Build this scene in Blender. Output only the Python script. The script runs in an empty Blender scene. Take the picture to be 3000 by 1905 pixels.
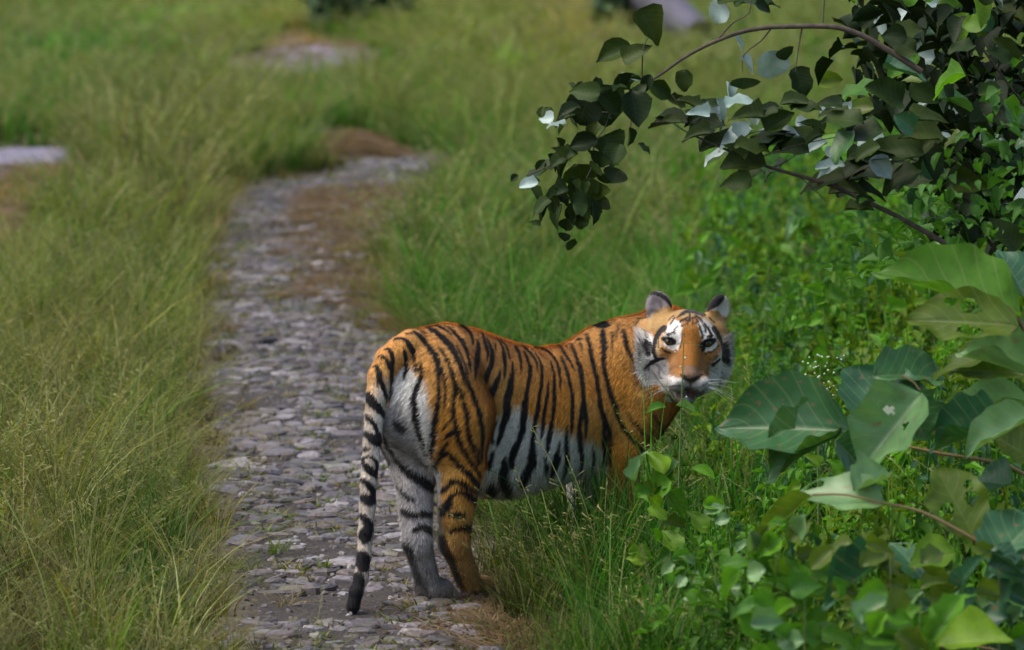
import bpy, bmesh, math, random
import numpy as np
from mathutils import Vector, Matrix, noise as mnoise
random.seed(7)
RNG = np.random.default_rng(7)
scene = bpy.context.scene
COL = scene.collection

# ------------------------------------------------------------------ camera
CAM = np.array([0.0, 0.0, 2.4]); PITCH = math.radians(6.0)
FPX, CX, CY = 12396.0, 1500.0, 952.5          # focal length in photo pixels
cam_d = bpy.data.cameras.new('camera'); cam = bpy.data.objects.new('camera', cam_d); COL.objects.link(cam)
cam.location = CAM; cam.rotation_euler = (math.radians(90) - PITCH, 0, 0)
cam_d.sensor_width = 36.0; cam_d.lens = FPX / 3000 * 36
cam_d.clip_start = 0.5; cam_d.clip_end = 3000
cam_d.dof.use_dof = True; cam_d.dof.focus_distance = 14.35; cam_d.dof.aperture_fstop = 3.6
scene.camera = cam

# ------------------------------------------------------------------ sky and sun
SUN_EL, SUN_AZ = 58.0, -105.0                    # azimuth measured from +Y towards +X
world = bpy.data.worlds.new('World'); scene.world = world; world.use_nodes = True
wn = world.node_tree.nodes; wl = world.node_tree.links
bg = wn['Background']; sky = wn.new('ShaderNodeTexSky')
sky.sky_type = 'NISHITA'; sky.sun_disc = False
sky.sun_elevation = math.radians(SUN_EL); sky.sun_rotation = math.radians(SUN_AZ)
sky.air_density = 1.0; sky.dust_density = 4.0; sky.ozone_density = 1.0
wl.new(sky.outputs[0], bg.inputs[0]); bg.inputs[1].default_value = 0.10
sun_d = bpy.data.lights.new('sun', 'SUN'); sun = bpy.data.objects.new('sun', sun_d); COL.objects.link(sun)
sun_d.energy = 0.95; sun_d.angle = math.radians(40); sun_d.color = (1.0, 0.95, 0.86)
_e, _a = math.radians(SUN_EL), math.radians(SUN_AZ)
sun.rotation_euler = Vector((math.sin(_a) * math.cos(_e), math.cos(_a) * math.cos(_e), math.sin(_e))).to_track_quat('Z', 'Y').to_euler()
scene.view_settings.view_transform = 'Standard'; scene.view_settings.look = 'None'
scene.view_settings.gamma = 1.0; scene.view_settings.use_curve_mapping = False
scene.view_settings.exposure = 1.42
scene.render.engine = 'CYCLES'
scene.cycles.max_bounces = 6; scene.cycles.transmission_bounces = 4; scene.cycles.diffuse_bounces = 3
scene.cycles.filter_width = 1.5

# ------------------------------------------------------------------ helpers
SP, CP = math.sin(PITCH), math.cos(PITCH)
def at(px, py, Y):
    """world point on the ray through photo pixel (px,py) at depth y=Y"""
    u = (px - CX) / FPX; v = -(py - CY) / FPX
    d = np.array([u, CP + v * SP, -SP + v * CP])
    return CAM + d * (Y / d[1])
def on_ground(px, py, z=0.0):
    u = (px - CX) / FPX; v = -(py - CY) / FPX
    d = np.array([u, CP + v * SP, -SP + v * CP])
    return CAM + d * ((z - CAM[2]) / d[2])
def project(P):
    Q = np.asarray(P) - CAM
    f = Q[..., 1] * CP - Q[..., 2] * SP; up = Q[..., 1] * SP + Q[..., 2] * CP
    return CX + Q[..., 0] / f * FPX, CY - up / f * FPX

def tag(o, label=None, cat=None, group=None, kind=None):
    if label: o['label'] = label
    if cat: o['category'] = cat
    if group: o['group'] = group
    if kind: o['kind'] = kind
    return o
def link(name, me, parent=None, mat=None):
    o = bpy.data.objects.new(name, me); COL.objects.link(o)
    if mat is not None and me is not None and not me.materials: me.materials.append(mat)
    if parent is not None: o.parent = parent
    return o
def empty(name, loc):
    o = bpy.data.objects.new(name, None); COL.objects.link(o); o.location = loc; return o
def mesh_np(name, V, F, smooth=True):
    """V (n,3); F (m,3|4) array or list of polygons"""
    me = bpy.data.meshes.new(name)
    V = np.asarray(V, dtype=np.float32)
    if isinstance(F, np.ndarray):
        k = F.shape[1]; n = len(F)
        me.vertices.add(len(V)); me.vertices.foreach_set('co', V.ravel())
        me.loops.add(n * k); me.loops.foreach_set('vertex_index', F.astype(np.int32).ravel())
        me.polygons.add(n); me.polygons.foreach_set('loop_start', np.arange(0, n * k, k, dtype=np.int32))
        me.update(calc_edges=True); me.validate()
    else:
        me.from_pydata(V.tolist(), [], F); me.update()
    if smooth: me.polygons.foreach_set('use_smooth', np.ones(len(me.polygons), dtype=bool))
    return me
def vcol(me, name, C):
    a = me.color_attributes.new(name, 'FLOAT_COLOR', 'POINT')
    C4 = np.ones((len(C), 4), dtype=np.float32); C4[:, :3] = C
    a.data.foreach_set('color', C4.ravel())

class NT:
    """tiny node-tree helper"""
    def __init__(self, name):
        self.m = bpy.data.materials.new(name); self.m.use_nodes = True
        self.t = self.m.node_tree; self.n = self.t.nodes; self.bsdf = self.n['Principled BSDF']
        self.out = self.n['Material Output']
    def add(self, typ, ins=None, **kw):
        nd = self.n.new(typ)
        for k, v in kw.items(): setattr(nd, k, v)
        for k, v in (ins or {}).items():
            if isinstance(v, bpy.types.NodeSocket): self.t.links.new(v, nd.inputs[k])
            else: nd.inputs[k].default_value = v
        return nd
    def link(self, a, b): self.t.links.new(a, b)
    def noise(self, scale, detail=3, vec=None, rough=.55):
        ins = {'Scale': scale, 'Detail': detail, 'Roughness': rough}
        if vec is not None: ins['Vector'] = vec
        return self.add('ShaderNodeTexNoise', ins).outputs
    def ramp(self, fac, stops):
        r = self.add('ShaderNodeValToRGB', {'Fac': fac}); e = r.color_ramp.elements
        while len(e) < len(stops): e.new(0.5)
        for k, (p, c) in enumerate(stops):
            e[k].position = p; e[k].color = (*c, 1) if len(c) == 3 else c
        return r.outputs['Color']
    def mix(self, fac, a, b, mode='MIX'):
        nd = self.n.new('ShaderNodeMix'); nd.data_type = 'RGBA'; nd.blend_type = mode; nd.clamp_factor = True
        for s, v in ((0, fac), (6, a), (7, b)):
            if isinstance(v, bpy.types.NodeSocket): self.link(v, nd.inputs[s])
            else: nd.inputs[s].default_value = v if s == 0 else ((*v, 1) if len(v) == 3 else v)
        return nd.outputs[2]
    def bump(self, h, strength=.5, dist=.01):
        b = self.add('ShaderNodeBump', {'Height': h, 'Strength': strength, 'Distance': dist})
        self.link(b.outputs[0], self.bsdf.inputs['Normal'])
    def set(self, **kw):
        for k, v in kw.items():
            k = k.replace('_', ' ')
            if isinstance(v, bpy.types.NodeSocket): self.link(v, self.bsdf.inputs[k])
            else: self.bsdf.inputs[k].default_value = v
        return self.m
def smooth01(x): x = np.clip(x, 0, 1); return x * x * (3 - 2 * x)

def vnoise(P, scale, seed=0, octaves=3):
    """value noise on (n,2|3) points, numpy, range about -1..1"""
    P = np.asarray(P, dtype=np.float64) * scale
    if P.shape[1] == 2: P = np.c_[P, np.zeros(len(P))]
    out = np.zeros(len(P)); amp = 1.0; tot = 0
    for o in range(octaves):
        I = np.floor(P).astype(np.int64); Fq = P - I; Fq = Fq * Fq * (3 - 2 * Fq)
        acc = np.zeros(len(P))
        for dx in (0, 1):
            for dy in (0, 1):
                for dz in (0, 1):
                    h = (I[:, 0] + dx) * 374761393 + (I[:, 1] + dy) * 668265263 + (I[:, 2] + dz) * 2147483647 + (seed + o * 17) * 1274126177
                    h = (h ^ (h >> 13)) * 1274126177 & 0xffffffff
                    h = ((h ^ (h >> 16)) & 0xffff) / 32767.5 - 1
                    w = (Fq[:, 0] if dx else 1 - Fq[:, 0]) * (Fq[:, 1] if dy else 1 - Fq[:, 1]) * (Fq[:, 2] if dz else 1 - Fq[:, 2])
                    acc += h * w
        out += acc * amp; tot += amp; amp *= .5; P = P * 2.03 + 11.3
    return out / tot
# ================================================================== ground and track
def pts(txt): return np.array([float(x) for x in txt.replace(',', ' ').split()]).reshape(-1, 2)
# zones are drawn as seen in the photograph and laid out on the ground in metres
Z_TRACK = pts("700 2050 690 1905 668 1750 645 1600 640 1450 622 1300 615 1150 608 1050 600 950 622 850 645 750 655 640 700 560 840 535 980 500 1000 462 1180 455 1330 458 1290 505 1230 560 1170 640 1130 720 1105 820 1100 900 1130 1000 1200 1200 1290 1450 1330 1600 1400 1740 1450 1850 1480 1960 1500 2050")
Z_LEFT = pts("-900 436 0 432 225 430 235 455 190 490 60 512 0 522 -900 620")
Z_LVERGE = pts("-900 560 0 505 240 470 215 560 120 640 60 760 0 800 -900 1100")
Z_FAR = pts("720 205 745 165 800 148 900 136 1000 134 1095 140 1110 165 1060 190 980 215 760 240")
Z_FARV = pts("690 285 690 200 760 120 870 90 960 120 1120 130 1130 200 1110 262 900 282")
Z_LITTER = pts("860 560 1230 545 1180 640 1135 740 1120 860 1130 960 1040 930 960 860 900 760 880 650")
Z_MOUND = pts("925 445 950 400 1060 398 1120 430 1160 462 940 470")
def inpoly(P, x, y):
    ins = np.zeros(len(x), bool); best = np.full(len(x), 1e9)
    for a, b in zip(P, np.roll(P, -1, 0)):
        cr = ((a[1] > y) != (b[1] > y)); xi = (b[0] - a[0]) * (y - a[1]) / (b[1] - a[1] + 1e-12) + a[0]
        ins ^= cr & (x < xi)
        d = b - a; t = np.clip(((x - a[0]) * d[0] + (y - a[1]) * d[1]) / max(d @ d, 1e-9), 0, 1)
        best = np.minimum(best, np.hypot(x - a[0] - d[0] * t, y - a[1] - d[1] * t))
    return np.where(ins, -best, best)                  # signed distance in metres
def world_poly(P): return np.array([on_ground(a, b)[:2] for a, b in P])
ZW = {k: world_poly(v) for k, v in dict(track=Z_TRACK, left=Z_LEFT, lverge=Z_LVERGE, far=Z_FAR, farv=Z_FARV, litter=Z_LITTER, mound=Z_MOUND).items()}
def zone(k, x, y):
    wob = .10 * vnoise(np.c_[x, y], 2.2, 40, 3) * (1 + y / 40)
    if k in ('litter', 'far', 'farv', 'lverge'): wob = wob * 1.5 + .22 * vnoise(np.c_[x, y], 4.5, 41, 3) * (1 + y / 60)
    return inpoly(ZW[k], x, y) + wob
def ground_z(x, y):
    x = np.atleast_1d(x).astype(float); y = np.atleast_1d(y).astype(float)
    t = np.minimum(inpoly(ZW['track'], x, y), inpoly(ZW['left'], x, y))
    z = .03 * vnoise(np.c_[x, y], .9, 50, 2) + .012 * vnoise(np.c_[x, y], 5, 51, 2)
    z -= .05 * smooth01(-t / .18) * smooth01(1 - (-t) / .5)
    z = z * smooth01(.35 + t / .8) + .010 * vnoise(np.c_[x, y], 7, 52, 2) + .022 * vnoise(np.c_[x, y], 2.6, 53, 2)
    z += .05 * smooth01(t / 1.0) * 0
    m = inpoly(ZW['mound'], x, y); z += .16 * smooth01((-m + .15) / .8)
    return z
def axis(vals):
    out = [vals[0][0]]
    for a, b, st in vals:
        n = max(1, int(round((b - a) / st))); out += list(a + (b - a) * (np.arange(1, n + 1) / n))
    return np.array(out)
gx = axis([(-1500, -300, 300), (-300, -40, 40), (-40, -8, 2), (-8, -2.2, .25), (-2.2, 1.2, .045), (1.2, 8, .25), (8, 40, 2), (40, 300, 40), (300, 1500, 300)])
gy = axis([(-200, 0, 40), (0, 12, 2), (12, 24, .05), (24, 42, .12), (42, 100, .6), (100, 300, 20), (300, 2500, 300)])
XX, YY = np.meshgrid(gx, gy, indexing='xy'); nx, ny = len(gx), len(gy)
zz = ground_z(XX.ravel(), YY.ravel())
farf = smooth01((np.abs(XX.ravel()) - 8) / 10) + smooth01((YY.ravel() - 90) / 20)
zz = np.where(farf > 0, zz * (1 - np.clip(farf, 0, 1)), zz)
ii = np.arange(nx * ny).reshape(ny, nx)
GF = np.stack([ii[:-1, :-1], ii[:-1, 1:], ii[1:, 1:], ii[1:, :-1]], -1).reshape(-1, 4)
gme = mesh_np('ground', np.c_[XX.ravel(), YY.ravel(), zz], GF)
gxv, gyv = XX.ravel(), YY.ravel()
soil = np.tile(np.array([.085, .075, .045]), (len(gxv), 1))
tr = smooth01(.5 - np.minimum(zone('track', gxv, gyv), zone('left', gxv, gyv)) / .12)
fr = smooth01(.5 - zone('far', gxv, gyv) / .8); li = smooth01(.5 - zone('litter', gxv, gyv) / .35)
ve = np.maximum(smooth01(.5 - zone('lverge', gxv, gyv) / .5), smooth01(.5 - zone('farv', gxv, gyv) / 1.5))
def bl(a, c):
    global soil
    soil = soil + (np.array(c) - soil) * np.clip(a, 0, 1)[:, None]
bl(ve * .9, (.27, .175, .105)); bl(tr, (.040, .031, .026)); bl(fr, (.25, .23, .29)); bl(smooth01(.5 - zone('left', gxv, gyv) / .4), (.20, .185, .25)); bl(li * .85, (.150, .098, .068)); bl(smooth01(.5 - inpoly(ZW['mound'], gxv, gyv) / .5), (.11, .065, .028))
edge = smooth01(1 - np.abs(inpoly(ZW['track'], gxv, gyv)) / .14); bl(edge * .5, (.15, .105, .06))
vcol(gme, 'soil', soil)
G = NT('soil')
gc = G.add('ShaderNodeVertexColor', layer_name='soil').outputs['Color']; gp = G.add('ShaderNodeNewGeometry').outputs['Position']
f1 = G.noise(9, 6, gp, .65)['Fac']; f2 = G.noise(60, 4, gp, .6)['Fac']
c1 = G.mix(1.0, gc, G.ramp(f1, [(.25, (.55, .52, .5)), (.5, (1, 1, 1)), (.78, (1.45, 1.4, 1.35))]), 'MULTIPLY')
c2 = G.mix(1.0, c1, G.ramp(f2, [(.3, (.55, .55, .55)), (.7, (1.4, 1.4, 1.4))]), 'MULTIPLY')
G.set(Base_Color=c2, Roughness=.9); G.bump(G.add('ShaderNodeMath', {0: f1, 1: f2}, operation='ADD').outputs[0], .8, .03)
ground = link('ground', gme, None, G.m); tag(ground, kind='structure')

# ---- geometry-node scatter of unlinked templates
def scatter(name, template, P, rot, scl, tint, mat, parent=None):
    me = bpy.data.meshes.new(name); n = len(P)
    me.vertices.add(n); me.vertices.foreach_set('co', np.asarray(P, np.float32).ravel())
    for nm, A in (('rot', rot), ('scl', scl)):
        a = me.attributes.new(nm, 'FLOAT_VECTOR', 'POINT'); a.data.foreach_set('vector', np.asarray(A, np.float32).ravel())
    a = me.attributes.new('tint', 'FLOAT_COLOR', 'POINT')
    a.data.foreach_set('color', np.c_[np.asarray(tint), np.ones(n)].astype(np.float32).ravel())
    o = link(name, me, parent)
    ng = bpy.data.node_groups.new(name, 'GeometryNodeTree')
    ng.interface.new_socket(name='Geometry', in_out='INPUT', socket_type='NodeSocketGeometry')
    ng.interface.new_socket(name='Geometry', in_out='OUTPUT', socket_type='NodeSocketGeometry')
    N = ng.nodes; L = ng.links
    gi_ = N.new('NodeGroupInput'); go = N.new('NodeGroupOutput')
    ip = N.new('GeometryNodeInstanceOnPoints'); oi = N.new('GeometryNodeObjectInfo'); oi.inputs['Object'].default_value = template
    oi.inputs['As Instance'].default_value = True
    ar = N.new('GeometryNodeInputNamedAttribute'); ar.data_type = 'FLOAT_VECTOR'; ar.inputs['Name'].default_value = 'rot'
    asc = N.new('GeometryNodeInputNamedAttribute'); asc.data_type = 'FLOAT_VECTOR'; asc.inputs['Name'].default_value = 'scl'
    L.new(gi_.outputs[0], ip.inputs['Points']); L.new(oi.outputs['Geometry'], ip.inputs['Instance'])
    L.new(ar.outputs[0], ip.inputs['Rotation']); L.new(asc.outputs[0], ip.inputs['Scale']); L.new(ip.outputs[0], go.inputs[0])
    md = o.modifiers.new('scatter', 'NODES'); md.node_group = ng
    return o
def template(name, me, mat):
    if not me.materials: me.materials.append(mat)
    return bpy.data.objects.new(name, me)

# ---- stones of the track
def stone_mesh(seed):
    r = random.Random(seed); n = r.choice((6, 7, 8)); V = []; F = []
    ang = sorted((i + r.uniform(-.3, .3)) * math.tau / n for i in range(n)); rad = [r.uniform(.78, 1.12) for _ in ang]
    for (k, z, dz) in ((1.0, -.5, 0), (1.0, .05, .1), (.74, .40, .14)):
        for a, q in zip(ang, rad): V.append((math.cos(a) * q * k * .5, math.sin(a) * q * k * .5, z + r.uniform(-dz, dz)))
    V.append((r.uniform(-.08, .08), r.uniform(-.08, .08), .46))
    for j in range(2):
        for i in range(n): F.append((j * n + i, j * n + (i + 1) % n, (j + 1) * n + (i + 1) % n, (j + 1) * n + i))
    for i in range(n): F.append((2 * n + i, 2 * n + (i + 1) % n, 3 * n))
    return mesh_np('stone', V, F, False)
ST_ = NT('track_stone')
at_i = ST_.add('ShaderNodeAttribute', attribute_name='tint', attribute_type='INSTANCER').outputs['Color']
gp = ST_.add('ShaderNodeNewGeometry').outputs['Position']; rnd = ST_.add('ShaderNodeObjectInfo').outputs['Random']
base = ST_.ramp(rnd, [(0, (.034, .029, .030)), (.25, (.070, .060, .064)), (.5, (.115, .102, .112)), (.7, (.100, .074, .060)), (.86, (.150, .136, .150)), (.96, (.22, .20, .205)), (1, (.27, .25, .25))])
f2 = ST_.noise(45, 5, gp, .65)['Fac']; f1 = ST_.noise(6, 2, gp)['Fac']
c = ST_.mix(1.0, base, ST_.ramp(f2, [(.3, (.5, .5, .5)), (.7, (1.35, 1.35, 1.35))]), 'MULTIPLY')
moss = ST_.ramp(f1, [(.55, (0, 0, 0)), (.7, (.5, .5, .5))])
c = ST_.mix(moss, c, (.11, .12, .05))
ST_.set(Base_Color=c, Roughness=.62); ST_.bump(f2, .7, .008)
stones = [stone_mesh(s) for s in range(12)]
for m in stones: m.materials.append(ST_.m)
path = link('track', mesh_np('track', [(0, 0, 0)], [], False)); path.location = (0, 0, 0)
bpy.data.objects.remove(path)
# the trodden surface of the track itself: a thin crust a few millimetres above the soil
sel = (tr > .5) & (gyv > 12) & (gyv < 46) & (np.abs(gxv) < 6)
selq = sel[GF].all(1); used = np.unique(GF[selq]); remap = np.full(len(gxv), -1); remap[used] = np.arange(len(used))
pv = np.c_[gxv, gyv, zz][used]; pv[:, 2] += .004
pme = mesh_np('path', pv, remap[GF[selq]]); vcol(pme, 'soil', soil[used])
path = link('path', pme, None, G.m); tag(path, kind='structure')
rs = np.random.default_rng(12)
cand = []
sp = .082
for yy in np.arange(12.2, 40, sp * .92):
    for xx in np.arange(-2.6, 1.4, sp):
        cand.append((xx + rs.uniform(-.35, .35) * sp, yy + rs.uniform(-.35, .35) * sp))
cand = np.array(cand)
keep = (zone('track', cand[:, 0], cand[:, 1]) < -.02) | (zone('left', cand[:, 0], cand[:, 1]) < -.02)
lit = zone('litter', cand[:, 0], cand[:, 1]) < -.05
gap = vnoise(cand, 1.6, 77, 3)
keep &= (gap > -.26) & (rs.random(len(cand)) < .90) & ~(lit & (rs.random(len(cand)) < .72))
cand = cand[keep]; px, py = project(np.c_[cand, 0 * cand[:, 0]])
inview = (px > -60) & (px < 3060) & (py < 1990)
cand = np.r_[cand[inview][np.argsort(cand[inview][:, 1])], cand[~inview]]
sz = np.exp(rs.normal(-2.48, .34, len(cand))) * (1 + .25 * vnoise(cand, 1.1, 5, 2)) * np.where(rs.random(len(cand)) < .10, 1.45, 1)
asp = rs.uniform(.4, .85, len(cand)); th = rs.uniform(.008, .036, len(cand)); gz = ground_z(cand[:, 0], cand[:, 1])
tilt = rs.normal(0, .12, (len(cand), 2)); rz = rs.normal(0, .35, len(cand)) + np.where(rs.random(len(cand)) < .5, math.pi, 0)
for i in range(300):
    o = link('stone', stones[i % 12], path)
    o.location = (cand[i, 0], cand[i, 1], gz[i] + th[i] * .22); o.rotation_euler = (tilt[i, 0], tilt[i, 1], rz[i]); o.scale = (sz[i], sz[i] * asp[i], th[i])
rest = np.arange(300, len(cand))
for k in range(6):
    q = rest[k::6]
    o = scatter('stones', template('stone_source', stones[k * 2], ST_.m), np.c_[cand[q], gz[q] + th[q] * .22], np.c_[tilt[q], rz[q]], np.c_[sz[q], sz[q] * asp[q], th[q]], np.ones((len(q), 3)), ST_.m, path)
    o['kind'] = 'stuff'

# broken chips and grit in the joints, far too many to count
nc = 9000; Pc = np.c_[rs.uniform(-1.9, .5, nc), rs.uniform(12.2, 30, nc)]; Pc = Pc[zone('track', Pc[:, 0], Pc[:, 1]) < .02]; nc = len(Pc)
cs = rs.uniform(.012, .034, nc)
o = scatter('grit', template('stone_source', stones[3], ST_.m), np.c_[Pc, ground_z(Pc[:, 0], Pc[:, 1]) + .004], np.c_[rs.normal(0, .3, (nc, 2)), rs.uniform(0, 6.28, nc)], np.c_[cs, cs * .8, cs * .5], np.ones((nc, 3)), ST_.m, path)
o['kind'] = 'stuff'
# ================================================================== tiger
TH = math.radians(48.0)
TX, TY = math.cos(TH), math.sin(TH)
HIP = np.array([-0.245, 14.1, 0.0])
def to_loc(P):
    Q = np.asarray(P, dtype=np.float64) - HIP
    return np.stack([Q[..., 0] * TX + Q[..., 1] * TY, -Q[..., 0] * TY + Q[..., 1] * TX, Q[..., 2]], -1)
def to_world(P):
    P = np.asarray(P)
    return np.stack([P[..., 0] * TX - P[..., 1] * TY, P[..., 0] * TY + P[..., 1] * TX, P[..., 2]], -1) + HIP
def W(px, py, Y): return to_loc(at(px, py, Y))

GH = 0.0062
G0 = np.array([-0.56, -0.52, -0.03]); G1 = np.array([1.36, 0.34, 1.10])
NG = np.ceil((G1 - G0) / GH).astype(int) + 1
AX = [(G0[k] + GH * np.arange(NG[k])).astype(np.float32) for k in range(3)]
FIELD = np.full(tuple(NG), 0.5, dtype=np.float32)
BEST = np.full(tuple(NG), 0.5, dtype=np.float32)
PART = np.zeros(tuple(NG), dtype=np.int8)
GROUPS = {'body': 0, 'hindR': 1, 'hindL': 2, 'tail': 3, 'head': 4, 'front': 5}

def apply(fn, lo, hi, k, grp, sub=False):
    m = k + 0.03
    i0 = np.clip(((np.asarray(lo) - m - G0) / GH).astype(int), 0, NG - 1)
    i1 = np.clip(((np.asarray(hi) + m - G0) / GH).astype(int) + 2, 1, NG)
    sl = tuple(slice(a, b) for a, b in zip(i0, i1))
    X = AX[0][sl[0]][:, None, None]; Y = AX[1][sl[1]][None, :, None]; Z = AX[2][sl[2]][None, None, :]
    d = fn(X, Y, Z).astype(np.float32)
    A = FIELD[sl]
    if sub:
        d = -d; h = np.maximum(k - np.abs(A - d), 0) / k
        FIELD[sl] = np.maximum(A, d) + h * h * k * .25
    else:
        h = np.maximum(k - np.abs(A - d), 0) / k
        FIELD[sl] = np.minimum(A, d) - h * h * k * .25
        B = BEST[sl]; q = d < B
        PART[sl][q] = GROUPS[grp]; B[q] = d[q]

def cone(a, b, ra, rb, k=.03, grp='body', sub=False):
    a = np.asarray(a, float); b = np.asarray(b, float); ba = b - a; L2 = float(ba @ ba)
    def fn(X, Y, Z):
        px, py, pz = X - a[0], Y - a[1], Z - a[2]
        h = np.clip((px * ba[0] + py * ba[1] + pz * ba[2]) / L2, 0, 1)
        return np.sqrt((px - ba[0] * h) ** 2 + (py - ba[1] * h) ** 2 + (pz - ba[2] * h) ** 2) - (ra + (rb - ra) * h)
    r = max(ra, rb)
    apply(fn, np.minimum(a, b) - r, np.maximum(a, b) + r, k, grp, sub)

def ell(c, r, R=None, k=.03, grp='body', sub=False):
    """ellipsoid; R rows are its axes in tiger space"""
    c = np.asarray(c, float); r = np.asarray(r, float); R = np.eye(3) if R is None else np.asarray(R)
    def fn(X, Y, Z):
        x, y, z = X - c[0], Y - c[1], Z - c[2]
        q = [(x * R[i, 0] + y * R[i, 1] + z * R[i, 2]) for i in range(3)]
        k0 = np.sqrt(sum((q[i] / r[i]) ** 2 for i in range(3)))
        k1 = np.sqrt(sum((q[i] / r[i] ** 2) ** 2 for i in range(3)))
        return np.where(k0 < 1e-3, -r.min(), k0 * (k0 - 1) / np.maximum(k1, 1e-6))
    m = r.max()
    apply(fn, c - m, c + m, k, grp, sub)

def chain(pts, k=.02, grp='tail'):
    for (p, r), (q, s) in zip(pts[:-1], pts[1:]): cone(p, q, r, s, k, grp)

# --- torso: lofted ellipses along the spine   (s, lateral centre, z top, z bottom, half width)
ST = np.array([(-.27, .0, .73, .60, .02), (-.23, 0, .808, .54, .085), (-.17, 0, .870, .50, .125), (-.08, 0, .903, .45, .150), (.05, 0, .910, .39, .160),
               (.2, 0, .872, .315, .150), (.35, 0, .822, .292, .165), (.5, 0, .788, .305, .178), (.65, 0, .790, .325, .175),
               (.8, -.01, .828, .345, .160), (.92, -.03, .85, .42, .13), (1.02, -.06, .83, .52, .08), (1.07, -.07, .74, .62, .02)])
ss = np.linspace(-.27, 1.07, 269)
prof = np.stack([np.interp(ss, ST[:, 0], ST[:, k]) for k in range(1, 5)], 1)
ker = np.hanning(17); ker /= ker.sum()
prof = np.stack([np.convolve(np.pad(prof[:, k], 8, mode='edge'), ker, 'valid') for k in range(4)], 1)
def torso(X, Y, Z):
    s = np.clip(X[:, 0, 0], ss[0], ss[-1])
    lc, zt, zb, w = [np.interp(s, ss, prof[:, k])[:, None, None] for k in range(4)]
    zc = zb + (zt - zb) * .52; h = (zt - zb) * .5
    dz = Z - zc
    wz = w * (1 - .12 * np.clip(dz / h, 0, 1))           # narrower towards the spine
    q = np.sqrt(((Y - lc) / wz) ** 2 + (dz / h) ** 2)
    over = np.maximum(np.abs(X - s[:, None, None]), 0)
    return (q - 1) * np.minimum(wz, h) * .9 + over
apply(torso, (-.27, -.18, .33), (1.07, .18, .94), .04, 'body')

for sgn, g in ((-1, 'hindR'), (1, 'hindL')):
    cone((-.06, sgn * .075, .735), (-.03, sgn * .085, .62), .120, .125, .06, g)      # rump
    cone((-.14, sgn * .070, .66), (-.06, sgn * .08, .54), .085, .095, .05, g)        # buttock
# right hind leg (nearer the camera in frame, orange outside)
kneeR = W(1352, 1355, 14.02)
cone((-.02, -.098, .62), kneeR, .122, .078, .03, 'hindR')
hockR = W(1330, 1588, 14.03); pawR = W(1377, 1712, 14.14); toeR = W(1402, 1728, 14.22)
cone(kneeR, hockR, .070, .050, .03, 'hindR'); cone(W(1340, 1400, 14.0), W(1332, 1500, 14.0), .060, .046, .03, 'hindR')
cone(hockR, pawR, .046, .040, .02, 'hindR')
ell((pawR + toeR) / 2 + np.array([0.02, 0, -.004]), (.075, .045, .036), None, .02, 'hindR')
for o in (-.03, -.01, .012, .032): ell(toeR + np.array([.045, o, -.012]), (.030, .016, .026), None, .004, 'hindR')
# left hind leg, trailing
kneeL = W(1212, 1370, 14.10)
cone((-.02, .085, .62), kneeL, .112, .070, .05, 'hindL')
hockL = W(1223, 1590, 13.93); ankL = W(1254, 1708, 13.98); toeL = W(1276, 1738, 14.02)
cone(kneeL, hockL, .066, .046, .03, 'hindL'); cone(hockL, ankL, .045, .040, .02, 'hindL')
ell((ankL + toeL) / 2 + np.array([0.01, 0, -.004]), (.078, .047, .038), None, .02, 'hindL')
for o in (-.034, -.012, .012, .034): ell(toeL + np.array([.04, o, -.010]), (.034, .018, .028), None, .004, 'hindL')
# front legs
for sgn, ds in ((-1, 0.0), (1, .06)):
    ell((.85, sgn * .112 - .01, (.66 if sgn < 0 else .60)), (.115, .062, .165), None, .05, 'front')
    cone((.86, sgn * .115 - .01, .60), (.79 + ds, sgn * .125, .42), .095, .070, .05, 'front')
    cone((.79 + ds, sgn * .125, .43), (.83 + ds, sgn * .115, .13), .066, .046, .03, 'front')
    cone((.83 + ds, sgn * .115, .14), (.85 + ds, sgn * .115, .055), .046, .045, .02, 'front')
    ell((.88 + ds, sgn * .115, .038), (.075, .050, .038), None, .02, 'front')
    for o in (-.034, -.012, .012, .034): ell((.93 + ds, sgn * .115 + o, .028), (.030, .015, .024), None, .008, 'front')
# tail
tl = [(1205, 1010, 13.99, .052), (1172, 1030, 13.95, .047), (1140, 1055, 13.92, .045), (1115, 1105, 13.90, .041), (1102, 1160, 13.88, .036), (1096, 1220, 13.87, .034), (1091, 1290, 13.85, .032), (1086, 1350, 13.84, .031), (1080, 1410, 13.83, .030),
      (1077, 1480, 13.82, .0285), (1072, 1560, 13.80, .027), (1066, 1630, 13.78, .0255), (1058, 1690, 13.76, .0245), (1044, 1735, 13.74, .0245), (1034, 1775, 13.73, .023), (1033, 1797, 13.73, .014)]
chain([(W(a, b, c), r * (.9 if b > 1150 else 1)) for a, b, c, r in tl], .012, 'tail')
# neck and chest
HP = at(2010, 1030, 14.68)                       # head origin in the world
_roll, _yaw, _nod = math.radians(4.5), math.radians(4.0), math.radians(2)
Rw = np.array(Matrix.Rotation(_roll, 3, 'Y') @ Matrix.Rotation(_yaw, 3, 'Z') @ Matrix.Rotation(_nod, 3, 'X'))   # columns: head axes in world
R_l = np.array([[TX, TY, 0], [-TY, TX, 0], [0, 0, 1]])                         # world->tiger
HR = R_l @ Rw
def H(x, y, z): return to_loc(HP) + HR @ np.array([x, y, z])
cone((.86, -.02, .69), H(-.06, .17, -.02), .145, .130, .06, 'front')
cone((.90, -.03, .58), H(-.045, .13, -.10), .150, .105, .07, 'front')
cone((.95, -.05, .52), (.98, -.10, .62), .110, .110, .05, 'front')
cone(H(-.05, .20, .0), H(-.01, .08, .01), .125, .100, .04, 'front')
def hell(c, r, k=.02, sub=False, rot=None):
    R = HR if rot is None else HR @ np.array(rot)
    ell(H(*c), r, R.T, k, 'head', sub)
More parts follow.
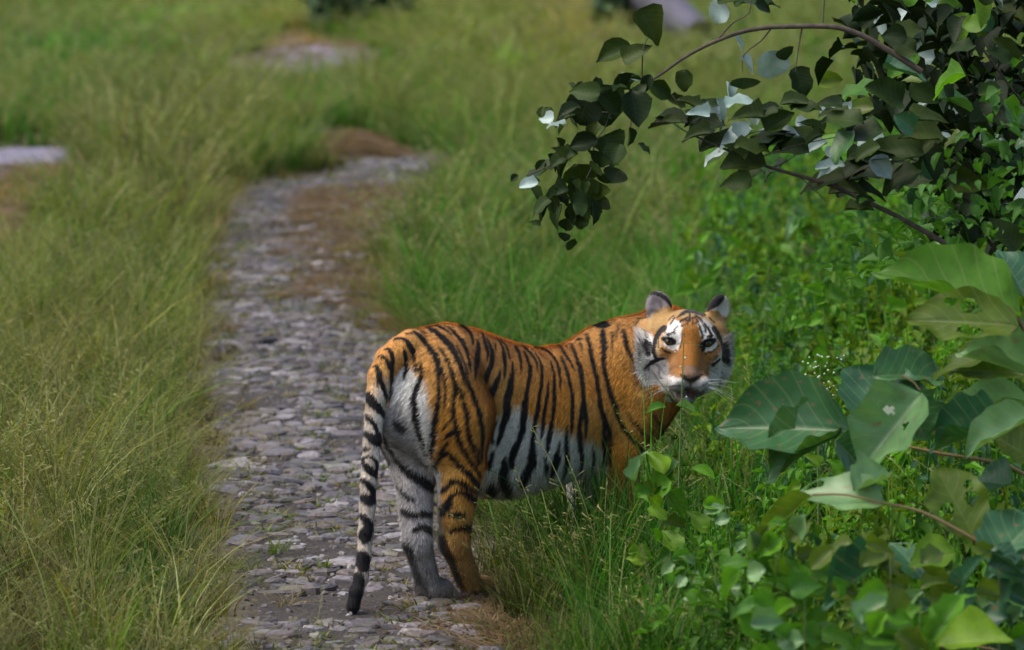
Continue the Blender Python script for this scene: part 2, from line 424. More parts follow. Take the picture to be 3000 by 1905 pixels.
def hcone(a, b, ra, rb, k=.02, sub=False): cone(H(*a), H(*b), ra, rb, k, 'head', sub)
hell((0, .035, .050), (.112, .120, .092), .03)
hell((0, -.02, .075), (.075, .075, .060), .03)
for s in (-1, 1):
    hell((s * .088, .055, -.020), (.066, .065, .112), .03)
    hell((s * .092, .050, .062), (.052, .060, .060), .03)
    hell((s * .070, .02, -.085), (.058, .060, .062), .03)
    hell((s * .116 + (-.016 if s < 0 else 0), .055, -.012), (.040, .036, .088), .02)
    hell((s * .078, -.015, .005), (.050, .060, .050), .03)
    hell((s * .060, -.055, .062), (.032, .035, .022), .02)                      # brow
hcone((0, -.050, .065), (0, -.140, -.052), .044, .034, .025)
hell((0, -.06, -.055), (.070, .075, .055), .03)
for s in (-1, 1): hell((s * .034, -.128, -.088), (.043, .050, .036), .015)
hell((0, -.168, -.060), (.030, .018, .020), .012)
hell((0, -.02, -.112), (.080, .090, .055), .03)
hell((0, -.100, -.146), (.036, .045, .026), .015)
for s in (-1, 1): hell((s * .060, -.108, .034), (.024, .020, .017), .012, True)
hcone((-.02, -.185, -.098), (.02, -.185, -.098), .012, .012, .01, True)
hcone((0, -.17, -.122), (0, -.13, -.122), .014, .010, .01, True)               # parted lips
# ears
def rotm(z, y): return Matrix.Rotation(math.radians(z), 3, 'Z') @ Matrix.Rotation(math.radians(y), 3, 'Y')
hell((-.104, .040, .142), (.050, .022, .060), .018, rot=rotm(-28, -18))
hell((-.112, .012, .150), (.034, .022, .045), .008, True, rot=rotm(-28, -18))
hell((.106, .050, .142), (.054, .024, .062), .018, rot=rotm(42, 24))
hell((.132, .034, .154), (.036, .022, .044), .008, True, rot=rotm(42, 24))

# --- surface nets
def surface_nets(F):
    ins = F < 0
    c = np.zeros(tuple(np.array(F.shape) - 1), dtype=np.int8)
    for i in (0, 1):
        for j in (0, 1):
            for k in (0, 1): c += ins[i:i + c.shape[0], j:j + c.shape[1], k:k + c.shape[2]]
    act = (c > 0) & (c < 8); idx = np.full(c.shape, -1, dtype=np.int64)
    cells = np.argwhere(act); idx[act] = np.arange(len(cells))
    acc = np.zeros((len(cells), 3)); cnt = np.zeros(len(cells))
    corners = [(i, j, k) for i in (0, 1) for j in (0, 1) for k in (0, 1)]
    val = {cr: F[cells[:, 0] + cr[0], cells[:, 1] + cr[1], cells[:, 2] + cr[2]] for cr in corners}
    for a in corners:
        for d in range(3):
            if a[d]: continue
            b = list(a); b[d] = 1; b = tuple(b)
            va, vb = val[a], val[b]; x = (va < 0) != (vb < 0)
            t = np.where(x, va / np.where(x, va - vb, 1), 0)
            p = np.array(a, float)[None] + 0 * t[:, None]; p[:, d] = t
            acc[x] += p[x]; cnt[x] += 1
    V = cells + acc / cnt[:, None]
    quads = []
    for d in range(3):
        e1, e2 = [(1, 2), (2, 0), (0, 1)][d]
        sl0 = [slice(None)] * 3; sl1 = [slice(None)] * 3; sl0[d] = slice(0, -1); sl1[d] = slice(1, None)
        A = ins[tuple(sl0)]; B = ins[tuple(sl1)]
        ed = np.argwhere(A != B); sgn = A[tuple(ed.T)]
        ok = (ed[:, e1] > 0) & (ed[:, e2] > 0); ed = ed[ok]; sgn = sgn[ok]
        def I(o1, o2):
            q = ed.copy(); q[:, e1] -= o1; q[:, e2] -= o2; return idx[tuple(q.T)]
        q = np.stack([I(0, 0), I(1, 0), I(1, 1), I(0, 1)], 1)
        q[~sgn] = q[~sgn][:, ::-1]
        quads.append(q)
    return V, np.concatenate(quads)
Vg, Fg = surface_nets(FIELD)
Vl = G0 + Vg * GH
me = mesh_np('tiger_base', Vl, Fg)
_o = link('tmp', me)
md = _o.modifiers.new('s', 'SMOOTH'); md.iterations = 2; md.factor = .4
md = _o.modifiers.new('u', 'SUBSURF'); md.levels = 1; md.render_levels = 1
dg = bpy.context.evaluated_depsgraph_get(); dg.update()
tme = bpy.data.meshes.new_from_object(_o.evaluated_get(dg)); tme.name = 'tiger_body'
bpy.data.objects.remove(_o)
nV = len(tme.vertices)
co = np.empty(nV * 3, np.float32); tme.vertices.foreach_get('co', co); co = co.reshape(-1, 3).astype(np.float64)
no = np.empty(nV * 3, np.float32); tme.vertices.foreach_get('normal', no); no = no.reshape(-1, 3)
gi = np.clip(np.rint((co - G0) / GH).astype(int), 0, NG - 1)
prt = PART[tuple(gi.T)]
wco = to_world(co)
nw = np.stack([no[:, 0] * TX - no[:, 1] * TY, no[:, 0] * TY + no[:, 1] * TX, no[:, 2]], 1)
vd = CAM - wco; vd /= np.linalg.norm(vd, axis=1)[:, None]
facing = (nw * vd).sum(1)
U, Vp = project(wco)
del FIELD, BEST, PART
# --- coat pattern and some shade, painted on the vertices (pattern plane = a fixed direction in the animal's own space)
ZR = {1: (1040, 920, .1962), 2: (1040, 1180, .1962), 3: (1000, 1450, .2420), 4: (1400, 920, .1962), 5: (1400, 1180, .1962), 6: (1640, 900, .327), 7: (1750, 820, .2616)}
jit = np.stack([vnoise(co, 95, 3, 2), vnoise(co, 95, 9, 2)], 1) * 2.2
PU = U + jit[:, 0]; PV = Vp + jit[:, 1]
lown = vnoise(co, 45, 15, 2)
gmask = {g: prt == k for g, k in GROUPS.items()}
BH = gmask['body'] | gmask['hindR']; BL = gmask['body'] | gmask['hindL'] | gmask['hindR']
BF = gmask['body'] | gmask['front']
vis = facing > -0.25
def seg_sd(pts, mask, bow=1.0):
    """signed distance in photo px to a tapered stroke"""
    P = np.array(pts, float); m = P[:, 2].max() + 6
    sel = np.flatnonzero(mask & vis & (PU > P[:, 0].min() - m) & (PU < P[:, 0].max() + m) & (PV > P[:, 1].min() - m) & (PV < P[:, 1].max() + m))
    best = np.full(len(sel), 99.0); u = PU[sel]; v = PV[sel]
    for a, b in zip(P[:-1], P[1:]):
        d = b[:2] - a[:2]; L = max(float(d @ d), 1e-6)
        t = np.clip(((u - a[0]) * d[0] + (v - a[1]) * d[1]) / L, 0, 1)
        dd = np.hypot(u - a[0] - d[0] * t, v - a[1] - d[1] * t) - (a[2] + (b[2] - a[2]) * t) / 2
        best = np.minimum(best, dd)
    return sel, best
def stroke(arr, reg, txt, mask, alpha=1.0, soft=2.4, wk=1.14):
    ox, oy, sc = ZR[reg]
    for part in txt.strip().split(';'):
        nums = [float(x) for x in part.replace(',', ' ').split()]
        if not nums: continue
        P = np.array(nums).reshape(-1, 3) * sc; P[:, 0] += ox; P[:, 1] += oy; P[:, 2] *= wk
        # smooth the polyline once
        Q = [P[0]]
        for a, b in zip(P[:-1], P[1:]): Q += [a * .75 + b * .25, a * .25 + b * .75]
        Q.append(P[-1])
        sel, d = seg_sd(Q, mask)
        arr[sel] = np.maximum(arr[sel], alpha * smooth01(.5 - d / (2 * soft)))
def poly(reg, txt, soft, mask, raw=False):
    nums = [float(x) for x in txt.replace(',', ' ').split()]
    P = np.array(nums).reshape(-1, 2)
    if not raw: ox, oy, sc = ZR[reg]; P = P * sc + np.array([ox, oy])
    out = np.zeros(nV); sel = np.flatnonzero(mask & vis)
    u = PU[sel] + 3 * jit[sel, 1] + (8 * lown[sel] if soft > 8 else 0); v = PV[sel] + 3 * jit[sel, 0]; ins = np.zeros(len(sel), bool); best = np.full(len(sel), 1e9)
    for a, b in zip(P, np.roll(P, -1, 0)):
        cr = ((a[1] > v) != (b[1] > v)); xi = (b[0] - a[0]) * (v - a[1]) / (b[1] - a[1] + 1e-9) + a[0]
        ins ^= cr & (u < xi)
        d = b - a; t = np.clip(((u - a[0]) * d[0] + (v - a[1]) * d[1]) / max(d @ d, 1e-6), 0, 1)
        best = np.minimum(best, np.hypot(u - a[0] - d[0] * t, v - a[1] - d[1] * t))
    out[sel] = smooth01(.5 + np.where(ins, best, -best) / (2 * soft))
    return out
S = np.zeros(nV)          # dark stripe amount, plus shade painted behind the hind metatarsi
# rump and right thigh
stroke(S, 1, """600 375 30 700 355 35 770 390 60 820 470 85 870 560 70 910 640 50 925 720 45 925 800 60 930 850 20;
1000 690 25 1020 760 60 1030 820 60 1010 900 55 980 1000 70 930 1120 80 900 1250 90 920 1400 100 930 1529 105; 925 800 50 1020 800 50;
730 510 30 750 600 50 775 700 70 795 760 80 780 850 60 745 950 15;
870 260 30 950 310 60 1050 410 75 1150 500 80 1220 600 85 1270 700 90 1280 800 80 1275 900 60 1280 1050 55 1280 1200 60 1260 1350 60 1255 1529 55;
1290 740 60 1340 860 50 1370 1000 45 1375 1150 40 1370 1300 35 1355 1410 12;
1110 210 35 1200 250 65 1300 330 75 1400 430 80 1480 530 80 1540 650 70 1600 790 55 1660 900 45 1710 1020 50 1770 1180 60 1820 1320 60 1880 1480 65 1900 1529 60;
1250 470 15 1310 520 40 1380 630 50 1430 760 50 1480 880 55 1510 1000 60 1530 1150 50 1530 1220 15;
1510 1000 40 1570 1060 50 1620 1200 45 1660 1330 50 1700 1450 60 1720 1529 60; 1510 1150 30 1500 1200 40 1500 1350 50 1505 1529 55;
1230 180 20 1310 200 35 1390 250 35 1450 310 15; 1390 190 20 1460 230 40 1530 320 50 1610 410 65 1650 500 50 1690 620 45 1720 760 35 1740 860 12;
1520 470 18 1570 570 32 1630 700 32 1690 850 26 1700 900 12; 1560 760 18 1600 850 35 1640 950 35 1670 1050 12;
1560 170 15 1650 210 35 1730 290 45 1760 370 45 1765 460 12; 1830 380 20 1845 500 70 1830 620 75 1815 720 70 1805 850 45 1800 980 12;
760 290 25 850 280 25; 980 240 20 1080 290 20""", BL | gmask['tail'])
stroke(S, 2, """910 0 100 930 150 100 960 300 90 1000 450 70 1040 600 60 1080 730 45 1110 850 25;
1250 0 55 1240 200 70 1210 380 90 1200 550 80 1180 700 70 1180 820 45;
1500 0 50 1500 150 50 1540 300 55 1560 430 80 1590 560 80 1650 680 70 1720 800 65 1800 920 60 1870 1050 50;
1490 190 25 1420 270 35 1340 380 25; 1560 420 80 1470 430 80 1390 490 60 1350 530 20; 1420 580 60 1350 670 60 1310 760 60;
1660 0 50 1690 200 55 1720 350 55 1750 480 50 1790 600 40 1860 700 40 1890 820 15; 1690 350 30 1730 550 40 1800 720 40 1870 880 50;
1820 0 60 1870 150 60 1915 300 65 1925 450 55 1910 650 40 1900 850 15;
1220 980 60 1280 850 70 1340 770 70 1420 720 70 1480 770 80 1560 880 80 1650 980 80 1750 1080 90 1840 1160 80 1890 1240 60;
1310 1280 70 1380 1210 70 1450 1130 60 1540 1120 70 1620 1180 70 1720 1230 70 1820 1290 60;
1310 1529 90 1380 1450 90 1450 1350 70 1530 1290 60 1640 1290 70 1730 1370 100 1830 1430 110 1880 1460 100""", BH)
stroke(S, 3, """1230 200 70 1270 120 90 1320 60 80; 1330 200 60 1400 200 80 1480 210 50; 1330 410 50 1430 370 60 1540 360 90 1620 370 80 1590 430 70 1570 480 30;
1390 605 12 1520 600 12""", gmask['hindR'])
stroke(S, 3, "1230 480 70 1250 600 100 1310 750 130 1340 880 140 1400 980 110 1450 1060 60", gmask['hindR'], .9, 4)  # shade band down the back of the right metatarsus, painted in
# left hind leg and under the tail
stroke(S, 2, "620 250 60 680 320 130 740 370 130 770 400 70", BL | gmask['tail'], .92, 5)
stroke(S, 2, """430 480 40 450 600 60 560 760 60 680 900 70 800 1010 110 900 1080 130 1020 1160 150 1120 1230 150 1190 1270 100;
640 1200 45 720 1300 55 800 1390 60 880 1430 50""", gmask['hindL'] | gmask['body'], 1, 4)
stroke(S, 2, "860 650 25 930 780 45 1000 900 50 1060 960 50", BL, .55, 5)
stroke(S, 3, "750 150 50 800 200 80 880 240 90 1000 210 70 1130 200 60; 900 410 70 980 370 90 1060 400 90 1110 450 70; 760 590 60 860 640 50", gmask['hindL'], 1, 3)
stroke(S, 3, "780 570 80 800 660 120 840 780 90 890 900 100 940 1050 140 1000 1180 150 1040 1260 110", gmask['hindL'], .8, 8)  # shading behind the left hock and metatarsus, painted into the coat
# tail
T_ = gmask['tail']
stroke(S, 1, """440 530 15 500 510 40 545 570 60 565 660 60 555 780 60 545 900 60 555 1000 55 560 1150 60 550 1250 50;
350 630 20 420 620 40 480 680 60 520 760 75 545 860 50; 280 780 30 340 780 70 365 880 75 375 980 70 420 1080 65 460 1190 55 490 1290 40;
340 960 30 335 1100 12; 200 1190 80 230 1280 140 310 1350 120 380 1430 100 430 1510 60""", T_ | gmask['hindL'] | gmask['body'])
stroke(S, 2, """150 180 50 210 220 70 280 290 70 320 390 60 350 480 80 370 600 80; 130 440 70 200 470 110 270 530 130 330 590 110 380 640 40;
120 690 60 180 670 50 230 670 15; 110 830 60 180 790 35 260 800 40 310 860 50 335 930 50 320 1050 60; 120 880 60 190 960 110 260 1030 120 320 1090 60;
90 1130 50 150 1160 80 220 1230 100 280 1310 90 280 1400 120; 90 1390 100 170 1430 150 240 1450 150""", T_)
stroke(S, 3, """240 230 50 290 290 90 340 350 100 320 420 130 290 480 160 290 520 120; 200 690 60 265 740 150 265 830 160 260 870 120;
200 1000 140 200 1060 150 170 1150 170 140 1250 180 130 1350 190 130 1450 190""", T_)
# flank, belly, shoulder
stroke(S, 4, """70 290 20 100 390 50 140 500 50 155 600 40 140 700 12; 130 350 20 180 450 40 220 570 60 220 680 70 180 800 80 130 920 80 90 1040 65 65 1150 40;
340 820 20 320 930 50 260 1060 90 190 1180 120 150 1280 100 125 1400 70 130 1450 20; 260 450 25 270 530 20;
290 370 20 370 480 35 400 620 55 415 760 50 410 880 45 395 970 12; 330 380 15 410 450 30 460 560 30 480 660 30;
520 720 20 530 830 40 510 960 80 490 1100 110 450 1250 110 440 1400 100 440 1529 90; 540 470 20 610 560 45 640 660 45 650 770 30 645 900 10;
700 560 25 750 680 45 790 810 55 780 930 60 750 1080 55 730 1250 70 710 1380 90 710 1529 95; 660 470 15 760 550 35 840 640 35 890 740 35 910 850 12;
860 580 15 930 680 35 965 800 50 965 950 55 945 1100 50 930 1250 55 910 1400 60 900 1529 50; 860 510 12 980 520 25 1080 570 35 1160 670 45 1210 780 45 1230 900 35 1240 1030 30 1240 1140 10;
1090 700 20 1120 800 35 1150 920 45 1150 1100 60 1155 1250 60 1150 1400 50 1140 1529 50; 1060 980 20 1055 1100 40 1040 1250 45 1010 1400 55 1000 1529 60;
1240 480 35 1290 560 45 1350 650 45 1410 750 30 1470 850 15; 1250 640 25 1310 760 50 1350 880 50 1380 1000 50 1410 1130 55 1425 1280 50 1420 1529 50;
1410 460 40 1460 580 50 1500 700 50 1540 820 70 1560 950 70 1580 1100 60 1590 1250 60 1600 1400 80 1600 1529 90; 1550 430 35 1570 520 30 1575 580 10; 1500 375 30 1560 370 40;
1620 300 30 1660 305 30; 1660 340 50 1690 480 70 1710 620 70 1740 780 65 1780 920 60 1800 1080 60 1830 1250 60 1860 1400 65 1890 1529 70""", BF | (gmask['hindR'] & (co[:, 0] > .1)))
stroke(S, 5, """450 0 110 450 130 100 400 280 100 360 430 80 330 550 60 300 630 15; 710 0 90 710 130 90 690 300 100 680 430 90 620 580 90 560 680 110 540 800 100 500 920 80;
430 800 50 400 930 110 400 1080 160 470 1200 160 530 1330 120; 915 0 50 880 200 55 860 330 60 845 480 60 840 620 80 840 760 120 820 880 120 760 960 120 710 1070 130 690 1150 80;
1150 0 50 1130 180 50 1110 350 60 1090 480 80 1070 600 70 1060 720 40; 1030 0 50 1000 170 55 990 330 55 975 450 50 968 530 20; 1420 0 50 1425 200 55 1420 330 45 1410 450 20;
1590 0 90 1550 200 60 1530 380 70 1540 520 80 1560 700 70 1575 870 50 1570 1000 25; 1600 0 60 1630 200 60 1630 350 50 1625 510 20;
1830 0 60 1880 150 80 1940 320 80 1990 470 60 2030 600 50; 1890 250 40 1900 450 60 1900 650 50 1910 850 40; 1960 720 35 1980 900 30;
280 260 50 220 370 70 210 480 60 240 580 50; 250 720 60 220 850 60 170 930 60; 240 1130 60 250 1230 180 250 1300 170;
1350 330 20 1340 450 50 1345 620 70 1350 780 75 1330 920 70 1310 1040 30; 1240 550 20 1230 680 50 1190 820 110 1150 930 100 1130 1000 60;
1040 900 80 1040 960 60; 1730 620 20 1750 750 40 1760 900 60; 1010 820 45""".replace('; 1010 820 45', '; 1010 800 45 1010 830 45'), BF)
stroke(S, 6, """340 150 50 400 155 65 450 155 40; 400 220 55 410 330 55 405 450 45 415 560 45 440 680 45 475 800 45 515 900 45 530 960 30 570 1030 35 620 1110 38 690 1200 38 770 1290 25;
480 220 20 485 320 22 490 410 8; 580 210 35 600 300 35 620 380 30 660 450 20 690 520 12; 735 90 12 690 140 20 655 200 10;
620 930 8 670 1000 20 730 1080 22 775 1150 20; 850 950 15 900 1020 20 940 1120 20 945 1160 10; 440 1050 50 470 1150 30 490 1230 10; 540 150 16 520 220 14 515 300 6; 430 1150 30 455 1280 25 460 1390 12""", BF)

# procedural stripes on everything the traced pattern does not reach (far flank, undersides)
unseen = smooth01((-.04 - facing) / .16)
bodyish = ~(gmask['head'])
ph = co[:, 0] * 66 + 2.2 * vnoise(co, 5, 21, 3) + 5.0 * np.abs(co[:, 1]) - 1.2 * co[:, 2]
ps = smooth01((np.sin(ph) - .25 - .35 * vnoise(co, 9, 5, 2)) / .35)
legm = (gmask['hindR'] | gmask['hindL'] | gmask['front']) & (co[:, 2] < .5)
pl = smooth01((np.sin(co[:, 2] * 62 + 2.5 * vnoise(co, 6, 8, 2)) - .45) / .35)
pt = smooth01((np.sin(co[:, 2] * 62 + .8) - .1) / .4) * 1.0
proc = np.where(legm, pl, ps) ; proc = np.where(T_, np.where(co[:, 2] < .12, 1, pt), proc)
S = np.where(bodyish, np.maximum(S * (1 - unseen), proc * unseen), 0 * S)
# front legs below the elbow are plain orange with faint bars
S = np.where(gmask['front'] & (co[:, 2] < .3), .5 * S, S)

# base colours
ORG = np.array([.62, .255, .032]); ORG2 = np.array([.66, .335, .075]); WHT = np.array([.76, .72, .65]); DRK = np.array([.010, .009, .010]); CRM = np.array([.58, .42, .24])
def blend_(C, a, col): return C + (np.asarray(col) - C) * np.clip(a, 0, 1)[:, None]
n1 = vnoise(co, 7, 31, 3)[:, None]; n2 = vnoise(co, 60, 33, 2)[:, None]
C = ORG + (ORG2 - ORG) * smooth01(.5 + n1)
C = blend_(C, smooth01((co[:, 2] - .62) / .25) * .55, np.array([.66, .34, .115]))
C = C * (1 + .12 * n2)
def blend(C, a, col): return C + (np.asarray(col) - C) * np.clip(a, 0, 1)[:, None]
# white underside
bell = poly(5, "-60 330 130 260 300 230 500 120 620 60 760 200 900 330 1050 380 1200 410 1450 480 1600 600 1700 560 1800 640 1880 720 1910 1000 1910 2200 -60 2200", 15, BF)
bell2 = poly(5, '-60 270 130 200 300 170 500 60 620 0 760 140 900 270 1050 320 1200 350 1450 420 1600 540 1700 500 1800 580 1880 660 1910 1000 1910 2200 -60 2200', 14, BF)
C = blend(C, bell2 * .75, np.array([.62, .42, .20])); C = blend(C, bell, WHT)
under = smooth01((.40 - co[:, 2]) / .05) * (gmask['body']) * unseen + smooth01((.48 - co[:, 2]) / .05) * gmask['body'] * (no[:, 2] < -.5)
C = blend(C, under, WHT)
but = poly(1, "560 860 620 760 700 690 790 740 880 820 960 900 1070 980 1110 1130 1120 1290 1190 1529 1230 1800 1190 2050 1170 2200 1230 2330 1215 2600 1200 2900 1150 3400 1400 4300 300 4300 560 2900 380 2000 420 1600 540 1300", 15, BL)
C = blend(C, but * ~gmask['hindR'] + but * gmask['hindR'] * (co[:, 2] > .34), WHT)
inner = gmask['hindL'] * smooth01((.06 - co[:, 1] + .10) / .05) * smooth01((.5 - co[:, 2]) / .1)
C = blend(C, gmask['hindL'] * smooth01((.55 - co[:, 2]) / .1) * .85 * (facing > -.1), WHT * .92)
C = blend(C, gmask['hindL'] * smooth01((PV - 1260) / 60) * .75, np.array([.26, .235, .24]))  # left hind leg greyed, its shade painted into the coat colour
C = blend(C, poly(2, "440 0 700 -60 860 300 1060 850 1150 1000 800 960 420 420", 9, BL) * .7, np.array([.22, .21, .225]))  # grey beside the tail: thin fur together with painted shadow
rin = poly(2, "1180 800 1290 1000 1290 1529 1290 1800 1330 2000 1340 2400 1180 2400", 6, gmask['hindR']) 
C = blend(C, rin * .85, WHT)
# orange turned on the leg: tan lower
C = blend(C, gmask['hindR'] * smooth01((.30 - co[:, 2]) / .15) * .35, CRM)
C = blend(C, gmask['hindL'] * smooth01((.08 - co[:, 2]) / .04) * .3, CRM)
tw = smooth01((Vp - 1060) / 190) * T_
C = blend(C, tw * .9, np.array([.55, .50, .43]))
C = blend(C, T_ * smooth01((PU - 1085) / 30) * smooth01((Vp - 1090) / 60) * .6, WHT)
# chest/neck: deeper orange, front leg cream
C = blend(C, gmask['front'] * smooth01((co[:, 0] - .8) / .2) * .35, np.array([.58, .235, .038]))
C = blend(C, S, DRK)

# ---- head
hd = gmask['head'].copy()
hl = (co - to_loc(HP)) @ HR            # head frame coordinates
nearhead = hd | (gmask['front'] & (hl[:, 2] > -.16) & (np.abs(hl[:, 0]) < .19) & (hl[:, 1] < .085 + .2 * (.19 - np.abs(hl[:, 0]))) & (hl[:, 1] < .11) & (hl[:, 0] > -.178))
hd = nearhead & ~((prt != 4) & (hl[:, 2] < -.115))
Ch = np.tile(np.array([.34, .150, .034]), (nV, 1)) * (1 + .08 * n2)
w = np.zeros(nV)
for p in ("785 520 850 450 950 470 945 600 930 700 910 775 840 800 755 745 740 640 775 580",
          "1115 470 1190 435 1280 495 1310 620 1345 680 1340 770 1220 820 1175 720 1150 600",
          "520 590 600 600 655 700 640 850 760 880 800 960 800 1060 960 1110 1040 1150 1020 1260 850 1300 680 1240 540 1150 440 1000 380 850 420 700 460 600",
          "1385 790 1400 620 1500 620 1530 750 1500 900 1440 1080 1300 1180 1210 1260 1080 1260 1050 1160 1160 1100 1250 1080 1260 960 1300 890 1350 850",
          "930 1290 1200 1290 1190 1420 960 1420"):
    w = np.maximum(w, poly(7, p, 3.2 if p[:3] in ('785', '111') else 7.5, hd))
w = np.maximum(w, hd * smooth01((-.085 - hl[:, 2]) / .02) * (hl[:, 1] > -.05))
Ch = blend(Ch, w, np.array([.72, .69, .65]))
Ch = blend(Ch, poly(7, '520 980 640 940 780 920 820 1000 820 1180 700 1230 560 1120', 6, hd) * .6, np.array([.30, .28, .27]))
Ch = blend(Ch, poly(7, '1270 960 1400 930 1430 1060 1290 1160 1180 1240 1230 1080', 6, hd) * .5, np.array([.30, .29, .27]))
cream = np.maximum(poly(7, "640 640 720 560 740 620 730 760 660 880 630 800", 3, hd), poly(7, "1340 560 1420 640 1440 760 1390 820 1370 700 1330 640", 3, hd))
Ch = blend(Ch, cream * .7, np.array([.60, .42, .22]))
Ch = blend(Ch, hd * smooth01((hl[:, 2] - .035) / .05) * smooth01((np.abs(hl[:, 0]) - .085) / .03) * .75, np.array([.38, .22, .085]))
Ch = blend(Ch, poly(7, "700 330 900 330 1180 330 1400 400 1450 520 1330 540 1180 420 920 430 780 500 640 560 560 560 560 440", 6, hd) * .65, np.array([.40, .27, .11]))
Ch = blend(Ch, poly(7, "950 560 1120 560 1150 760 1200 900 1180 1010 930 1010 900 880 940 760", 5, hd) * .85, np.array([.30, .115, .014]))
Ch = blend(Ch, poly(7, "960 960 1120 960 1160 1060 1050 1110 940 1060", 4, hd) * .9, np.array([.20, .125, .085]))
Ch = blend(Ch, poly(7, '760 820 900 800 920 960 900 1080 820 1080 790 940', 5, hd) * .6, np.array([.19, .09, .035]))
Ch = blend(Ch, poly(7, '1180 840 1330 800 1330 880 1240 1000 1190 1060 1160 960', 5, hd) * .5, np.array([.27, .13, .05]))
Ch = blend(Ch, poly(7, "780 800 900 800 900 960 820 960", 6, hd) * .4, np.array([.35, .17, .06]))
D = np.zeros(nV)
stroke(D, 7, """735 660 25 770 680 40 810 690 66 850 695 50; 735 650 12 780 640 12 840 650 12; 1160 745 28 1200 720 60 1250 700 66 1300 690 40 1325 670 12; 1180 790 30 1190 770 30;
900 425 14 960 380 22 1040 355 20 1110 370 22 1190 405 14; 930 470 22 990 440 16 1030 470 8; 925 395 16 985 350 20 1060 330 16; 1075 345 16 1150 360 20 1210 395 14; 1035 360 14 1035 420 18 1040 470 8; 950 450 10 1010 420 18; 1060 430 18 1130 420 10; 1100 400 14 1150 440 22 1185 470 10; 1010 510 8 1030 440 16 1035 400 10; 945 520 14 1000 495 8; 1060 500 8 1110 480 14;
1135 500 12 1165 580 18 1180 650 18; 1195 480 12 1245 560 24 1290 640 30 1230 640 18; 790 615 26 840 600 20 880 600 10; 950 600 8 945 700 8 925 770 8;
750 545 50 700 580 46 655 650 34 635 750 34 640 850 30 665 890 28; 572 600 12 575 680 28 560 750 55 580 840 30; 545 975 26 610 930 38 680 890 34 765 880 16;
1305 545 40 1345 605 38 1390 700 28 1420 800 34 1410 880 38 1432 930 20; 1445 660 8 1465 750 12 1468 860 8; 1370 890 18 1290 960 22; 1270 950 10 1320 930 16;
725 770 14 760 800 20 820 820 14; 1215 830 10 1290 800 14 1350 740 14; 600 700 14 615 820 16; 500 640 8 480 800 12 490 900 10; 520 720 10 510 860 14; 690 640 10 680 760 10; 1475 640 8 1490 760 12 1485 900 10; 1340 850 12 1300 900 14; 870 430 12 820 500 14; 860 400 10 800 450 12; 1250 420 10 1310 480 12; 900 520 8 860 560 12; 880 570 8 850 590 12; 1160 470 8 1200 520 14 1215 590 12; 970 600 6 975 640 4; 990 460 12 1000 500 6; 1070 450 12 1065 510 6; 1090 430 10 1130 470 12""", hd, 1, 1.6, 1.45)
stroke(D, 7, """935 1060 22 980 1098 36 1050 1125 52 1120 1098 36 1172 1060 22; 1045 1130 22 1042 1200 26; 1000 1215 40 1045 1250 90 1090 1270 100 1060 1290 90; 900 1285 40 960 1290 50; 1150 1290 60 1190 1250 26;
740 1200 10 860 1185 14 960 1190 14 1040 1215 12; 1060 1215 12 1160 1190 14 1250 1150 8""", hd, .95, 2, 1.25)
stroke(D, 7, "690 990 20 690 1090 26 730 1110 16; 820 1230 40 830 1300 60; 760 960 14 820 1000 14; 700 940 12 760 950 12; 1300 1010 14 1350 990 12; 880 1100 8 780 1100 6; 1080 1370 60", hd, .5, 4) if False else None
stroke(D, 7, "690 990 20 690 1090 26 730 1110 16; 820 1230 40 830 1300 60; 760 960 14 820 1000 14; 580 900 20 700 980 24 760 1060 16; 600 1010 16 680 1120 18; 1270 1010 18 1340 1040 14; 1300 1010 14 1350 990 12; 960 1350 50 1100 1360 60 1180 1340 40", hd, .55, 3)  # faint face bars; the last stroke paints the shade on the chin
Ch = blend(Ch, D, np.array([.012, .010, .011]))
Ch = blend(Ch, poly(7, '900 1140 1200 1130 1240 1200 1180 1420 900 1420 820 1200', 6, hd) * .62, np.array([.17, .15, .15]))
red = poly(7, "1010 1240 1100 1240 1120 1290 1060 1320 990 1300", 3, hd)
Ch = blend(Ch, red * .7, np.array([.10, .02, .015]))
ear1 = poly(7, "500 420 500 200 560 110 700 110 820 210 840 300 760 320 660 340 600 430", 3, hd)
Ch = blend(Ch, ear1, np.array([.21, .19, .205]))
ear2 = poly(7, "1250 330 1290 250 1360 100 1540 120 1540 380 1420 420 1350 350", 3, hd)
Ch = blend(Ch, ear2, np.array([.62, .60, .56]))
D = np.zeros(nV)
stroke(D, 7, "515 340 30 525 220 34 580 150 40 690 155 48 785 225 46 830 300 20; 1215 335 50 1265 290 90 1330 250 100 1380 190 90 1405 130 60", hd, 1, 2.5)
stroke(D, 7, "560 390 60 610 345 50 680 350 30; 700 240 20 720 300 30", hd, .6, 6)
Ch = blend(Ch, D, np.array([.012, .011, .013]))
earback = hd & (hl[:, 2] > .13) & (facing < 0.05) & (np.abs(hl[:, 0]) > .05)
Ch[earback] = np.array([.012, .011, .013])
# back of head, not seen: orange with stripes
hb = hd & (facing < -.15) & ~earback
Ch[hb] = (ORG * .9)
C = np.where(hd[:, None], Ch, C)
C = np.clip(C, .004, .9)
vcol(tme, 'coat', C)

T = NT('tiger_fur')
ca = T.add('ShaderNodeVertexColor', layer_name='coat').outputs['Color']
tc = T.add('ShaderNodeTexCoord').outputs['Object']
mp = T.add('ShaderNodeMapping', {'Vector': tc, 'Scale': (1, 1, .25)}).outputs[0]
nz = T.noise(420, 2, mp)['Fac']
colr = T.mix(1.0, ca, T.ramp(nz, [(.25, (.72, .72, .72)), (.75, (1.25, 1.25, 1.25))]), 'MULTIPLY')
T.set(Base_Color=colr, Roughness=.75, Sheen_Weight=.12, Sheen_Roughness=.4); T.bsdf.inputs['Specular IOR Level'].default_value = .25
T.bump(nz, .5, .004)
M_FUR = T.m

